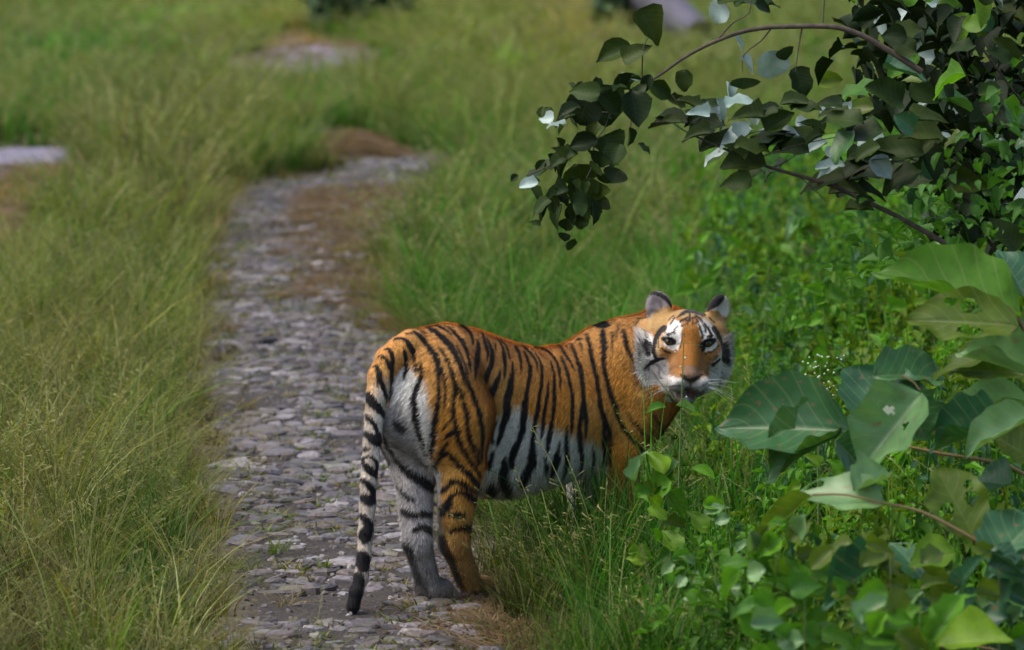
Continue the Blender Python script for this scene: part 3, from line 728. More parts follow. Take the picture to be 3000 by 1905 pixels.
tiger = link('tiger', tme, None, M_FUR)
tme.materials.clear(); tme.materials.append(M_FUR)
tiger.location = HIP; tiger.rotation_euler = (0, 0, TH)
tag(tiger, 'orange striped tiger standing at the track edge, looking back over its shoulder', 'tiger')

# eyes
E = NT('tiger_eye'); g_ = E.add('ShaderNodeTexCoord').outputs['Object']
dist = E.add('ShaderNodeVectorMath', {0: g_}, operation='NORMALIZE').outputs[0]
sx = E.add('ShaderNodeSeparateXYZ', {0: dist}).outputs
E.set(Base_Color=E.ramp(sx['Z'], [(.0, (.02, .015, .01)), (.80, (.03, .02, .01)), (.84, (.12, .085, .03)), (.91, (.10, .07, .03)), (.93, (.003, .003, .003))]), Roughness=.08)
def surf_point(px, py):
    q = np.flatnonzero(hd & (facing > .2)); d = np.hypot(U[q] - px, Vp[q] - py); q = q[np.argsort(d)[:12]]
    return co[q].mean(0), no[q].mean(0)
bmE = bmesh.new(); bmesh.ops.create_uvsphere(bmE, u_segments=20, v_segments=12, radius=.0155)
meE = bpy.data.meshes.new('eye'); bmE.to_mesh(meE); bmE.free(); meE.polygons.foreach_set('use_smooth', [True] * len(meE.polygons)); meE.materials.append(E.m)
for (ex, ey) in ((803, 690), (1240, 708)):
    ox, oy, sc = ZR[7]; P, N = surf_point(ox + ex * sc, oy + ey * sc)
    look = to_loc(CAM) - P; look /= np.linalg.norm(look)
    e = link('eye', meE, tiger); e.location = P - look * .0108
    e.rotation_euler = Vector(look).to_track_quat('Z', 'Y').to_euler()

# whiskers: fine white hairs from the muzzle
Vw, Fw = [], []
rw = random.Random(4)
for s in (-1, 1):
    for i in range(7):
        a = H(s * rw.uniform(.035, .06), -.16 + rw.uniform(0, .02), -.085 + rw.uniform(-.015, .012))
        d = HR @ np.array([s * rw.uniform(.10, .15), rw.uniform(-.03, .02), rw.uniform(-.07, .03)])
        sag = rw.uniform(.01, .035); pts = [a + d * t - np.array([0, 0, sag * t * t]) for t in np.linspace(0, 1, 6)]
        b0 = len(Vw)
        for j, p in enumerate(pts):
            r = .0006 * (1 - j / 6.5)
            for k in range(3): Vw.append(p + HR @ np.array([0, r * math.cos(k * 2.09), r * math.sin(k * 2.09)]))
        for j in range(5):
            for k in range(3): Fw.append((b0 + j * 3 + k, b0 + j * 3 + (k + 1) % 3, b0 + j * 3 + 3 + (k + 1) % 3, b0 + j * 3 + 3 + k))
Wm = NT('whisker_white'); Wm.set(Base_Color=(.8, .8, .78, 1), Roughness=.4)
wk = link('whiskers', mesh_np('whiskers', Vw, Fw), tiger, Wm.m); wk['kind'] = 'stuff'
# fur: short flat hairs over the whole coat, longer on cheeks, belly and tail
def make_fur(n, seed):
    r = np.random.default_rng(seed)
    nf = len(tme.polygons); vi = np.empty(len(tme.loops), np.int32); tme.loops.foreach_get('vertex_index', vi); vi = vi.reshape(-1, 4)
    ar = np.empty(nf, np.float32); tme.polygons.foreach_get('area', ar)
    fc = facing[vi[:, 0]]; pr = ar * np.where(fc > -.2, 1.0, .25); pr[prt[vi[:, 0]] == 4] *= 1.8; pr /= pr.sum()
    f = r.choice(nf, n, p=pr); q = vi[f]; a, b = r.random((2, n, 1))
    def bil(A): return (A[q[:, 0]] * (1 - a) + A[q[:, 1]] * a) * (1 - b) + (A[q[:, 3]] * (1 - a) + A[q[:, 2]] * a) * b
    P = bil(co); N = bil(no.astype(float)); N /= np.linalg.norm(N, axis=1)[:, None]; Cc = bil(C); g = prt[q[:, 0]]
    flow = np.tile(np.array([-.75, 0, -.55]), (n, 1))
    leg = (P[:, 2] < .45); flow[leg] = (-.15, 0, -1); flow[g == 3] = (-.1, 0, -1)
    h = (P - to_loc(HP)) @ HR; onh = hd[q[:, 0]]
    fh = np.stack([h[:, 0] * 6, .35 + 0 * h[:, 0], np.where(h[:, 2] > .02, h[:, 2] * 6, h[:, 2] * 6 - .2)], 1); fh[:, 0] += np.sign(h[:, 0]) * .1
    flow[onh] = (fh @ HR.T)[onh]
    flow += r.normal(0, .16, (n, 3)); flow -= N * (flow * N).sum(1)[:, None]
    flow /= np.linalg.norm(flow, axis=1)[:, None] + 1e-6
    L = np.where(g == 3, .012, .022) * r.uniform(.6, 1.3, n)
    cheek = onh & (np.abs(h[:, 0]) > .128) & (h[:, 2] < .06); L[cheek] *= 1.6
    L[onh & ~cheek] *= .32; L[(P[:, 2] < .42) & (g == 0)] *= 1.8
    lift = np.where(cheek, .45, np.where(onh, .2, .38))[:, None] * r.uniform(.5, 1.3, (n, 1))
    d = flow + N * lift; d /= np.linalg.norm(d, axis=1)[:, None]
    side = np.cross(N, d); side /= np.linalg.norm(side, axis=1)[:, None] + 1e-6
    wd = (r.uniform(.0008, .0017, n))[:, None]
    root = P - N * .0008
    V = np.stack([root + side * wd, root - side * wd, root + d * L[:, None]], 1).reshape(-1, 3)
    m = mesh_np('fur', V, np.arange(3 * n).reshape(-1, 3))
    cl_ = vnoise(P - flow * 0, 55, 71, 2)[:, None] + .6 * vnoise(P, 22, 72, 2)[:, None]
    Cc = np.clip(Cc * np.exp(r.normal(0, .26, (n, 1)) + .22 * cl_), .004, .92)
    vcol(m, 'coat', np.repeat(Cc, 3, 0))
    # hairs take the shading normal of the skin below them
    m.normals_split_custom_set_from_vertices(np.repeat(N + .28 * r.normal(0, 1, (n, 3)), 3, 0).astype(float).tolist()) if n < 400000 else None
    return m
fur = link('fur', make_fur(260000, 5), tiger, M_FUR); fur['kind'] = 'stuff'
# ================================================================== grass
def tuft_mesh(name, n, rad, wid, lean, seed, kind='blade'):
    r = random.Random(seed); V = []; F = []; Cl = []
    for b in range(n):
        a = r.uniform(0, math.tau); q = rad * math.sqrt(r.random()); x0, y0 = q * math.cos(a), q * math.sin(a)
        az = a + r.uniform(-1.2, 1.2); h = r.uniform(.45, 1.0); ln = lean * r.uniform(.2, 1.3) * h; w = wid * r.uniform(.6, 1.3)
        fa = az + math.pi / 2 + r.uniform(-.9, .9); wx, wy = math.cos(fa), math.sin(fa)
        hue = r.random(); col = (hue, r.uniform(.45, 1.35), r.random())
        if kind == 'stalk':
            segs = 5; w *= .45; pts_ = []
            for s in range(segs + 1):
                t = s / segs; pts_.append((x0 + math.cos(az) * ln * t ** 2, y0 + math.sin(az) * ln * t ** 2, h * t * (1 - .06 * t)))
            b0 = len(V)
            for p in pts_:
                V += [(p[0] - wx * w, p[1] - wy * w, p[2]), (p[0] + wx * w, p[1] + wy * w, p[2])]; Cl += [(.9, col[1], 1)] * 2
            for s in range(segs): F.append((b0 + 2 * s, b0 + 2 * s + 1, b0 + 2 * s + 3, b0 + 2 * s + 2))
            for s in range(11):                                       # airy seed head
                t = r.uniform(.62, 1.0); k = min(int(t * segs), segs - 1); f = t * segs - k
                p = [pts_[k][i] * (1 - f) + pts_[k + 1][i] * f for i in range(3)]
                aa = r.uniform(0, math.tau); l = r.uniform(.04, .10) * (1.25 - t); dz = l * r.uniform(.3, 1.0)
                e = (p[0] + math.cos(aa) * l, p[1] + math.sin(aa) * l, p[2] + dz); b0 = len(V); g = w * 1.4
                V += [tuple(p), (e[0] + g, e[1], e[2] - g), (e[0] - g * .4, e[1] + g, e[2] + g)]; Cl += [(1, col[1] * 1.15, 1)] * 3; F.append((b0, b0 + 1, b0 + 2))
            continue
        segs = 4; b0 = len(V); bend = r.uniform(1.4, 2.6)
        kink = r.uniform(.0, .35) if r.random() < .4 else 0
        for s in range(segs + 1):
            t = s / segs; ww = w * (1 - t ** 1.6) + .0001
            z = h * (t - kink * t ** 3)
            p = (x0 + math.cos(az) * ln * t ** bend, y0 + math.sin(az) * ln * t ** bend, z)
            if s < segs: V += [(p[0] - wx * ww, p[1] - wy * ww, p[2]), (p[0] + wx * ww, p[1] + wy * ww, p[2])]; Cl += [col] * 2
            else: V.append(p); Cl.append(col)
        for s in range(segs - 1): F.append((b0 + 2 * s, b0 + 2 * s + 1, b0 + 2 * s + 3, b0 + 2 * s + 2))
        F.append((b0 + 2 * segs - 2, b0 + 2 * segs - 1, b0 + 2 * segs))
    m = mesh_np(name, V, F, True); vcol(m, 'blade', np.array(Cl)); return m
def plant_shader(T, col, rough=.55, trans=.3, spec=.4):
    T.set(Base_Color=col, Roughness=rough); T.bsdf.inputs['Specular IOR Level'].default_value = spec
    tr_ = T.add('ShaderNodeBsdfTranslucent', {'Color': T.mix(1.0, col, (1.25, 1.35, .55), 'MULTIPLY')})
    mx = T.add('ShaderNodeMixShader', {0: trans}); T.link(T.bsdf.outputs[0], mx.inputs[1]); T.link(tr_.outputs[0], mx.inputs[2]); T.link(mx.outputs[0], T.out.inputs['Surface'])
    return T.m
GR = NT('grass_blade')
tint = GR.add('ShaderNodeAttribute', attribute_name='tint', attribute_type='INSTANCER').outputs['Color']
bc = GR.add('ShaderNodeSeparateColor', {0: GR.add('ShaderNodeVertexColor', layer_name='blade').outputs['Color']}).outputs
straw = GR.ramp(bc[0], [(.0, (0, 0, 0)), (.74, (0, 0, 0)), (.90, (.6, .6, .6)), (1, (.9, .9, .9))])
c = GR.mix(straw, tint, (.20, .19, .075))
br = GR.add('ShaderNodeVectorMath', {0: c, 'Scale': bc[1]}, operation='SCALE').outputs[0]
M_GRASS = plant_shader(GR, br, .65, .38, .15)

TUFTS = [tuft_mesh('tuft', 34, .075, .0042, .35, 1), tuft_mesh('tuft', 34, .08, .0036, .55, 2), tuft_mesh('tuft', 26, .10, .0055, .8, 3),
         tuft_mesh('tuft', 14, .09, .0040, .4, 4, 'stalk'), tuft_mesh('tuft', 18, .10, .0034, .6, 5, 'stalk'), tuft_mesh('tuft', 20, .09, .0085, .6, 9)]
FARS = [tuft_mesh('tuft', 30, .16, .012, .35, 6), tuft_mesh('tuft', 26, .18, .010, .6, 7), tuft_mesh('tuft', 16, .16, .010, .45, 8, 'stalk')]
rg = np.random.default_rng(33)
GREEN = np.array([.034, .112, .009]); LUSH = np.array([.026, .132, .009]); OLIVE = np.array([.054, .116, .014]); YEL = np.array([.135, .165, .024]); BRN = np.array([.135, .080, .034]); DKG = np.array([.045, .095, .016])
def gauss(px, py, cx, cy, sx, sy): return np.exp(-((px - cx) / sx) ** 2 - ((py - cy) / sy) ** 2)
def grass_points(y0, y1, dens, hmul=1.0):
    """roots over the visible wedge plus a margin on either side"""
    A = []; y = y0
    while y < y1:
        dy = max(.5, y * .03); half = y * .123 + .9 + .02 * y
        n = rg.poisson(dens * dy * 2 * half)
        A.append(np.c_[rg.uniform(-half, half, n), rg.uniform(y, y + dy, n)]); y += dy
    P = np.concatenate(A)
    tk = np.minimum(zone('track', P[:, 0], P[:, 1]), zone('left', P[:, 0], P[:, 1])); fa = zone('far', P[:, 0], P[:, 1]) 
    vg = np.minimum(zone('lverge', P[:, 0], P[:, 1]), zone('farv', P[:, 0], P[:, 1])); mo = inpoly(ZW['mound'], P[:, 0], P[:, 1])
    k = (tk > .02 - .34 * (rg.random(len(P)) < .25) * rg.random(len(P))) & (fa > .3) & (mo > .1) & ((vg > 0) | (rg.random(len(P)) < .5))
    return P[k], tk[k], vg[k]
def grass_look(P, tk, vg):
    px, py = project(np.c_[P, 0 * P[:, 0]]); n = len(P)
    n1 = vnoise(P, .8, 60, 3); n2 = vnoise(P, 3.1, 61, 2); r1 = rg.random(n)
    n3 = vnoise(P, 2.4, 64, 2); n4 = vnoise(P, 6.5, 66, 1)
    left = px < 640 + 0 * py
    dry = .35 + .9 * n1 + .45 * n2
    C = GREEN + (OLIVE - GREEN) * smooth01(dry)[:, None]
    def bl_(a, c):
        nonlocal C
        C = C + (np.asarray(c) - C) * np.clip(a, 0, 1)[:, None]
    bl_(.45 * (left & (py > 450)), OLIVE)
    bl_(gauss(px, py, 1500, 250, 420, 260) * (py < 620) * .85, YEL); bl_(gauss(px, py, 1250, 120, 350, 160) * .6, YEL); bl_((py < 420) * .35, GREEN)
    bl_(gauss(px, py, 930, 330, 130, 90) * .9, LUSH); bl_(gauss(px, py, 200, 200, 350, 200) * .75, LUSH); bl_(gauss(px, py, 700, 60, 330, 90) * .8, (.10, .19, .018))
    bl_(gauss(px, py, 1450, 700, 420, 320) * .8, LUSH); bl_(((px > 1400) & (py > 1300)) * .55, GREEN); bl_(gauss(px, py, 1060, 40, 110, 90), DKG); bl_(gauss(px, py, 1695, 130, 75, 160) * .9, (.30, .19, .09)); bl_(gauss(px, py, 850, 120, 60, 50), (.28, .18, .09)); bl_(gauss(px, py, 1820, 80, 60, 90), DKG)
    bl_(((px > 1800) & (py > 350)) * .6, LUSH)
    bl_(gauss(px, py, 100, 1850, 260, 180) * .7, BRN); bl_(gauss(px, py, 60, 1300, 150, 160) * .35, BRN)
    bl_(smooth01((.28 - tk) / .30) * .75 * (py > 480), BRN)
    bl_(smooth01((.2 - vg) / .5) * .85, (.25, .165, .085))
    bl_(gauss(px, py, 1420, 1850, 140, 130) * .55, BRN)
    bl_(smooth01((n3 - .15) / .4) * .55 * (py > 500) * left, BRN); bl_(smooth01((-n3 - .1) / .4) * .6, LUSH)
    bl_(gauss(px, py, 620, 1000, 90, 700) * .55, (.13, .09, .04)); bl_((rg.random(n) < .10) * .7 * left, (.20, .18, .085))
    C = C * np.exp(.62 * n4 + .35 * n2 + .25 * n3)[:, None]; C *= rg.uniform(.65, 1.35, (n, 1)); C[:, 0] *= rg.uniform(.85, 1.2, n)
    h = .34 * (1 + .35 * n1 + .25 * n2 + .35 * n4 + .3 * n3) * rg.uniform(.7, 1.25, n)
    h *= np.clip(.28 + tk / .38, .28, 1)
    h *= np.where(vg < .15, .28, 1)
    h *= 1 + .35 * gauss(px, py, 500, 600, 300, 200)
    h = np.where((px > 980) & (px < 1480) & (py > 1690), h * .42, h)
    h *= np.where((px > 1480) & (py > 1450) & (py < 1800), .92, 1)
    zf = (px > 1500) & (px < 2250) & (P[:, 1] > 13.35) & (P[:, 1] < 14.75)
    h = np.where(zf, np.maximum(h, .33) * np.interp(P[:, 1], [13.35, 13.8, 14.7], [.98, 1.1, 1.2]) * np.interp(px, [1500, 1640, 1760], [.85, 1.12, 1.35]), h)
    return C, h, px, py
def emit(name, label, P, C, h, meshes, share, wmul, mask):
    q = np.flatnonzero(mask); pick = rg.choice(len(meshes), len(q), p=share)
    z = ground_z(P[q, 0], P[q, 1])
    root = None
    for k, m in enumerate(meshes):
        s = pick == k
        if not s.any(): continue
        qq = q[s]; nn = len(qq)
        hh = h[qq] * (1.35 if 'stalk' in SK[id(m)] else 1)
        o = scatter(name if root is None else 'grass_blades', template('tuft_source', m, M_GRASS), np.c_[P[qq], z[s] - .005],
                    np.c_[rg.normal(0, .10, (nn, 2)), rg.uniform(0, math.tau, nn)], np.c_[hh * wmul * .9 + .35 * wmul, hh * wmul * .9 + .35 * wmul, hh], C[qq], M_GRASS, root)
        o['kind'] = 'stuff'
        if root is None: root = o; tag(o, label, 'grass')
    return root
SK = {id(m): ('stalk' if i in (3, 4) else '') for i, m in enumerate(TUFTS)}; SK.update({id(m): ('stalk' if i == 2 else '') for i, m in enumerate(FARS)})
P, tk, vg = grass_points(12.0, 24.0, 72); C_, h_, px, py = grass_look(P, tk, vg)
nearL = px < 900
emit('grass', 'olive and green seeding grass on the strip left of the stony track', P, C_, h_, TUFTS, [.22, .22, .12, .12, .18, .14], 1.0, nearL)
emit('grass', 'lush green grass to the right of the track, round the tiger and below the shrubs', P, C_, h_, TUFTS, [.28, .26, .16, .04, .06, .20], 1.0, ~nearL)
P, tk, vg = grass_points(24.0, 46.0, 24); C_, h_, px, py = grass_look(P, tk, vg)
emit('grass', 'yellowing grass bank where the track bends, in the middle distance', P, C_, h_, FARS, [.38, .34, .28], 1.0, np.ones(len(P), bool))
P, tk, vg = grass_points(46.0, 118.0, 7); C_, h_, px, py = grass_look(P, tk, vg)
emit('grass', 'blurred pale green grass far behind along the top edge', P, C_, h_ * 1.1, FARS, [.40, .35, .25], 2.2, np.ones(len(P), bool))
# small weeds and dry bits growing between the stones
q = rg.random(len(cand)) < .20; Pw = cand[q] + rg.normal(0, .03, (q.sum(), 2))
Cw = np.where(rg.random((len(Pw), 1)) < .55, np.array([[.09, .14, .02]]), np.array([[.16, .13, .05]])) * rg.uniform(.7, 1.2, (len(Pw), 1))
o = scatter('track_weeds', template('tuft_source', tuft_mesh('tuft', 16, .45, .045, .9, 15), M_GRASS), np.c_[Pw, ground_z(Pw[:, 0], Pw[:, 1])],
            np.c_[np.zeros((len(Pw), 2)), rg.uniform(0, 6.28, len(Pw))], np.c_[np.full((len(Pw), 2), .10), rg.uniform(.02, .05, len(Pw))], Cw, M_GRASS)
o['kind'] = 'stuff'; tag(o, 'tiny weeds and moss sprouting between the stones of the track', 'weeds')
# dry straw lying on the reddish verge and at the tiger's feet
def mat_points(n, k, d0, x0=-1.6, x1=1.2, y0=12.5, y1=36):
    A = np.c_[rg.uniform(x0, x1, n), rg.uniform(y0, y1, n)]; return A[zone(k, A[:, 0], A[:, 1]) < d0]
Pl = np.r_[mat_points(14000, 'litter', .15), mat_points(9000, 'mound', .2, -2.6, 0, 33, 45), mat_points(6000, 'lverge', .2, -5.5, -2.2, 22, 36), mat_points(5000, 'farv', .8, -5, -.5, 44, 72), np.c_[rg.normal(-.02, .16, 150), rg.normal(13.55, .35, 150)]]
Cl_ = np.array([[.17, .112, .066]]) * rg.uniform(.6, 1.5, (len(Pl), 1))
o = scatter('dry_straw', template('tuft_source', tuft_mesh('tuft', 22, .6, .03, 1.6, 16), M_GRASS), np.c_[Pl, ground_z(Pl[:, 0], Pl[:, 1])],
            np.c_[np.zeros((len(Pl), 2)), rg.uniform(0, 6.28, len(Pl))], np.c_[np.full((len(Pl), 2), .12), rg.uniform(.015, .05, len(Pl))], Cl_, M_GRASS)
o['kind'] = 'stuff'; tag(o, 'reddish brown dry straw littering the right side of the track', 'straw')
# ================================================================== leaves and shrubs
def leaf_mesh(name, shape='ovate', nx=8, ny=3, cup=.12, droop=.15, wave=.03, seed=0, holes=0, fold=0.0):
    """unit leaf: base at x=0, tip at x=1, half width .5 at the widest, cupped about the midrib; given a thickness by its raised veins"""
    r = random.Random(seed); V = []; UVs = []; F = []
    prof = dict(round=((0, .05, .2, .42, .68, .86, .95, 1), (0, .24, .43, .5, .43, .26, .13, 0)), heart=((0, .04, .15, .32, .6, .82, .94, 1), (.05, .33, .48, .5, .36, .18, .07, 0)),
                ovate=((0, .06, .22, .45, .7, .88, 1), (0, .2, .41, .5, .36, .15, 0)), long=((0, .1, .3, .55, .8, .93, 1), (0, .22, .42, .5, .34, .16, 0)))[shape]
    def half(t): return float(np.interp(t, prof[0], prof[1]))
    ph = [r.uniform(0, 6.28) for _ in range(4)]
    for i in range(nx + 1):
        t = .5 - .5 * math.cos(math.pi * i / nx) if nx < 10 else i / nx; w = half(t) * (1 + .07 * math.sin(9 * t + ph[0]))
        if i in (0, nx): w = .004
        for j in range(-ny, ny + 1):
            s = j / ny; e = abs(s) ** 1.5
            ww = w * (1 + wave * 2 * math.sin((17 if s > 0 else 14) * t + ph[1]) * e)
            z = cup * (.35 * abs(s) + .65 * s * s) * w * 2 - droop * t * t + wave * math.sin(11 * t + ph[2] + (2 if s > 0 else 0)) * e - (.012 if j == 0 else 0) + wave * .6 * math.sin(22 * t + 3 * s) * e
            if fold: z += fold * max(0, s) ** 2 * .3
            V.append((t, s * ww, z)); UVs.append((t, .5 + .5 * s))
    m = 2 * ny + 1
    hs = [(r.uniform(.25, .8), r.uniform(-.7, .7), r.uniform(.03, .08)) for _ in range(holes)]
    for i in range(nx):
        for j in range(2 * ny):
            t = (i + .5) / nx; s = (j + .5) / ny - 1
            if any(((t - a) / (c * 1.3)) ** 2 + ((s - b) / (c * 3.0)) ** 2 < 1 + .3 * math.sin(7 * s + 9 * t) for a, b, c in hs): continue
            a = i * m + j; F.append((a, a + m, a + m + 1, a + 1))
    me = bpy.data.meshes.new(name); me.from_pydata(V, [], F); me.update()
    uv = me.uv_layers.new(name='leaf'); 
    for l in me.loops: uv.data[l.index].uv = UVs[l.vertex_index]
    me.polygons.foreach_set('use_smooth', [True] * len(me.polygons)); return me
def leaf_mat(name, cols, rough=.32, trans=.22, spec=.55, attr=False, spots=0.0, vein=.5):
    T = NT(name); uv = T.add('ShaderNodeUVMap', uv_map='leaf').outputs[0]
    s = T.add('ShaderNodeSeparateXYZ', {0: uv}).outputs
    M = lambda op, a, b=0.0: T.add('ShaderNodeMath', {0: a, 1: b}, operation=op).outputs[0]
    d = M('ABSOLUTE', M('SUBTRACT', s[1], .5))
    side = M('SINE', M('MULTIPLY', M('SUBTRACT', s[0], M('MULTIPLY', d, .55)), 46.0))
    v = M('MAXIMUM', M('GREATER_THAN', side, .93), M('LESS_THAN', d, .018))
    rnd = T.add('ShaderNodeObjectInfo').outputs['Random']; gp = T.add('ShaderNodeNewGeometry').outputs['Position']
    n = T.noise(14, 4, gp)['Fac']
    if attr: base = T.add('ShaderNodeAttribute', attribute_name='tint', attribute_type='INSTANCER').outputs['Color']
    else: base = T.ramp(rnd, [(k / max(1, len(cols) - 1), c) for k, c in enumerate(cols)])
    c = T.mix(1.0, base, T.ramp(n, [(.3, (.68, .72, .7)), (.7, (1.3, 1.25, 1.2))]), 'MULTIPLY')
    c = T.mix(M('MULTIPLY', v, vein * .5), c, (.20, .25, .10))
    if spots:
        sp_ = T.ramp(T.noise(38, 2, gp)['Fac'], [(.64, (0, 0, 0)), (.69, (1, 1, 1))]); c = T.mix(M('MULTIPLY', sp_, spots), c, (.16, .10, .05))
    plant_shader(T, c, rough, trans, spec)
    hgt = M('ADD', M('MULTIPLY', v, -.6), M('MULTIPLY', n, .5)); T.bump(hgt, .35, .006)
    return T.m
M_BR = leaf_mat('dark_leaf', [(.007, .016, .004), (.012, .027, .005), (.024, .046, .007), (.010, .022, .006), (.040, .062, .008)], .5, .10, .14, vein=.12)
M_BRP = leaf_mat('sky_glint_leaf', [(.16, .24, .22), (.34, .44, .44), (.22, .31, .28)], .42, .12, .5)  # pale colours paint the sky highlights on glossy leaf tops
M_BIG = leaf_mat('broad_leaf', [(.022, .085, .036), (.026, .095, .044), (.040, .115, .022)], .40, .22, .4, spots=.7)
M_PALE = leaf_mat('pale_broad_leaf', [(.10, .21, .085), (.13, .25, .09), (.08, .18, .07)], .40, .25, .5, spots=.6)
M_YEL = leaf_mat('yellow_green_leaf', [(.070, .115, .008), (.085, .14, .010), (.055, .10, .010)], .45, .40, .4, spots=.6)
M_WEED = leaf_mat('weed_leaf', [(.065, .20, .010), (.10, .26, .012), (.045, .15, .020), (.14, .26, .012)], .5, .4, .25)
M_WEEDT = leaf_mat('undergrowth_leaf', [], .55, .38, .2, attr=True, vein=.3)
WD = NT('twig_bark'); WD.set(Base_Color=WD.ramp(WD.noise(40, 4, WD.add('ShaderNodeNewGeometry').outputs['Position'])['Fac'], [(.3, (.035, .026, .018)), (.7, (.10, .075, .05))]), Roughness=.8); WD.bump(WD.noise(80, 3)['Fac'], .5, .004)
GS = NT('green_stem'); GS.set(Base_Color=(.10, .15, .035, 1), Roughness=.5)
BS = NT('brown_stem'); BS.set(Base_Color=(.17, .12, .045, 1), Roughness=.6)

def tube(name, P, R, mat, parent=None, n=6):
    P = [Vector(p) for p in P]; V = []; F = []
    # smooth path
    Q, RR = [P[0]], [R[0]]
    for i in range(len(P) - 1):
        for s in (.33, .66, 1.0):
            p0, p1, p2, p3 = P[max(i - 1, 0)], P[i], P[i + 1], P[min(i + 2, len(P) - 1)]
            Q.append(.5 * ((2 * p1) + (p2 - p0) * s + (2 * p0 - 5 * p1 + 4 * p2 - p3) * s * s + (3 * p1 - p0 - 3 * p2 + p3) * s ** 3)); RR.append(R[i] + (R[i + 1] - R[i]) * s)
    for i, (p, q) in enumerate(zip(Q, RR)):
        d = (Q[min(i + 1, len(Q) - 1)] - Q[max(i - 1, 0)]).normalized(); a = d.cross(Vector((.3, .9, .31))).normalized(); b = d.cross(a)
        for k in range(n): V.append(tuple(p + (a * math.cos(k * math.tau / n) + b * math.sin(k * math.tau / n)) * q))
    for i in range(len(Q) - 1):
        for k in range(n): F.append((i * n + k, i * n + (k + 1) % n, (i + 1) * n + (k + 1) % n, (i + 1) * n + k))
    return link(name, mesh_np(name, V, F), parent, mat)
def place_leaf(me, mat, B, Tp, nrm, width, parent, name='leaf', thick=1.0):
    """B base, Tp tip (world), nrm approximate upper-side normal"""
    o = link(name, me, parent)
    if len(me.materials) == 0: me.materials.append(mat)
    o.material_slots[0].link = 'OBJECT'; o.material_slots[0].material = mat
    x = Vector(Tp) - Vector(B); L = x.length; x.normalize(); z = Vector(nrm); z = (z - x * z.dot(x)).normalized(); y = z.cross(x)
    M_ = Matrix((x, y, z)).transposed().to_4x4() @ Matrix.Diagonal((L, width, L * thick, 1)); M_.translation = Vector(B)
    if parent is not None: M_.translation = M_.translation - parent.location
    o.matrix_basis = M_; return o
def leaf_px(me, mat, cx, cy, Y, ln, ht, ang, parent, rng_, ratio=.75, dz=None, under=False, name='leaf'):
    """a leaf seen centred at a photo pixel: apparent length, apparent breadth, direction of the tip"""
    k = Y / FPX; L = ln * k; a = math.radians(ang)
    ax = Vector((math.cos(a), 0, math.sin(a))); c = Vector(at(cx, cy, Y))
    dep = rng_.uniform(-.45, .45) if dz is None else dz
    axis_ = (ax + Vector((0, dep, 0))).normalized(); Lr = L / max(.4, math.sqrt(1 - axis_.y ** 2))
    v = (Vector(CAM) - c).normalized(); Wd = max(ht * k * 1.05, Lr * ratio); s = min(.98, ht * k / Wd)
    p = v.cross(axis_).normalized()
    if p.z < 0: p = -p
    n_ = p * math.sqrt(1 - s * s) + v * s * (-1 if under else 1)
    return place_leaf(me, mat, c - axis_ * Lr / 2, c + axis_ * Lr / 2, n_, Wd, parent, name)

SM = [leaf_mesh('leaf', sh, 7, 2, cu, dr, wv, sd) for sh, cu, dr, wv, sd in (('round', .25, .10, .04, 1), ('heart', .35, .22, .05, 2), ('heart', .15, .30, .03, 3), ('ovate', .30, .18, .04, 4), ('round', .10, .25, .06, 5))]
SW = [leaf_mesh('leaf', sh, 7, 2, cu, dr, wv, sd) for sh, cu, dr, wv, sd in (('ovate', .35, .35, .07, 31), ('long', .30, .25, .08, 32), ('ovate', .20, .45, .09, 33), ('heart', .40, .30, .08, 34))]
rb = random.Random(21)
# ---- arching branch over the track
YB = 13.55
branch = empty('overhanging_branch', tuple(at(2560, 130, YB)))
tag(branch, 'thin arching brown branch with dark leaf clusters hanging over the grass above the tiger', 'branch')
def rel(pts_, par): return [Vector(p) - par.location for p in pts_]
def px_tube(name, lst, Y, r0, r1, mat, par, dY=0.0):
    n = len(lst); W_ = [at(a, b, Y + dY * i / max(1, n - 1)) for i, (a, b) in enumerate(lst)]
    return tube(name, rel(W_, par), [r0 + (r1 - r0) * i / (n - 1) for i in range(n)], mat, par)
px_tube('bough', [(2700, 210), (2560, 122), (2470, 84), (2400, 77), (2330, 78), (2260, 80), (2190, 90), (2130, 108), (2060, 138), (2000, 172), (1950, 208), (1905, 240), (1865, 285)], YB, .011, .0035, WD.m, branch)
for tw in ([(2410, 78), (2415, 0), (2418, -60)], [(2105, 112), (2150, 65), (2195, 38), (2200, -20)], [(2260, 82), (2230, 120), (2180, 160), (2175, 210)], [(1880, 268), (1882, 190), (1885, 140), (1905, 100)], [(1905, 240), (1960, 270), (1985, 305)],
           [(1865, 285), (1830, 300), (1790, 330), (1770, 380), (1740, 410)], [(1865, 285), (1850, 350), (1845, 410)], [(1780, 330), (1700, 330), (1650, 350)], [(1760, 400), (1680, 450), (1600, 490), (1540, 515)], [(1740, 420), (1730, 500), (1680, 580)], [(2350, 80), (2340, 140), (2330, 210)]):
    px_tube('twig', tw, YB, .003, .0014, WD.m, branch)
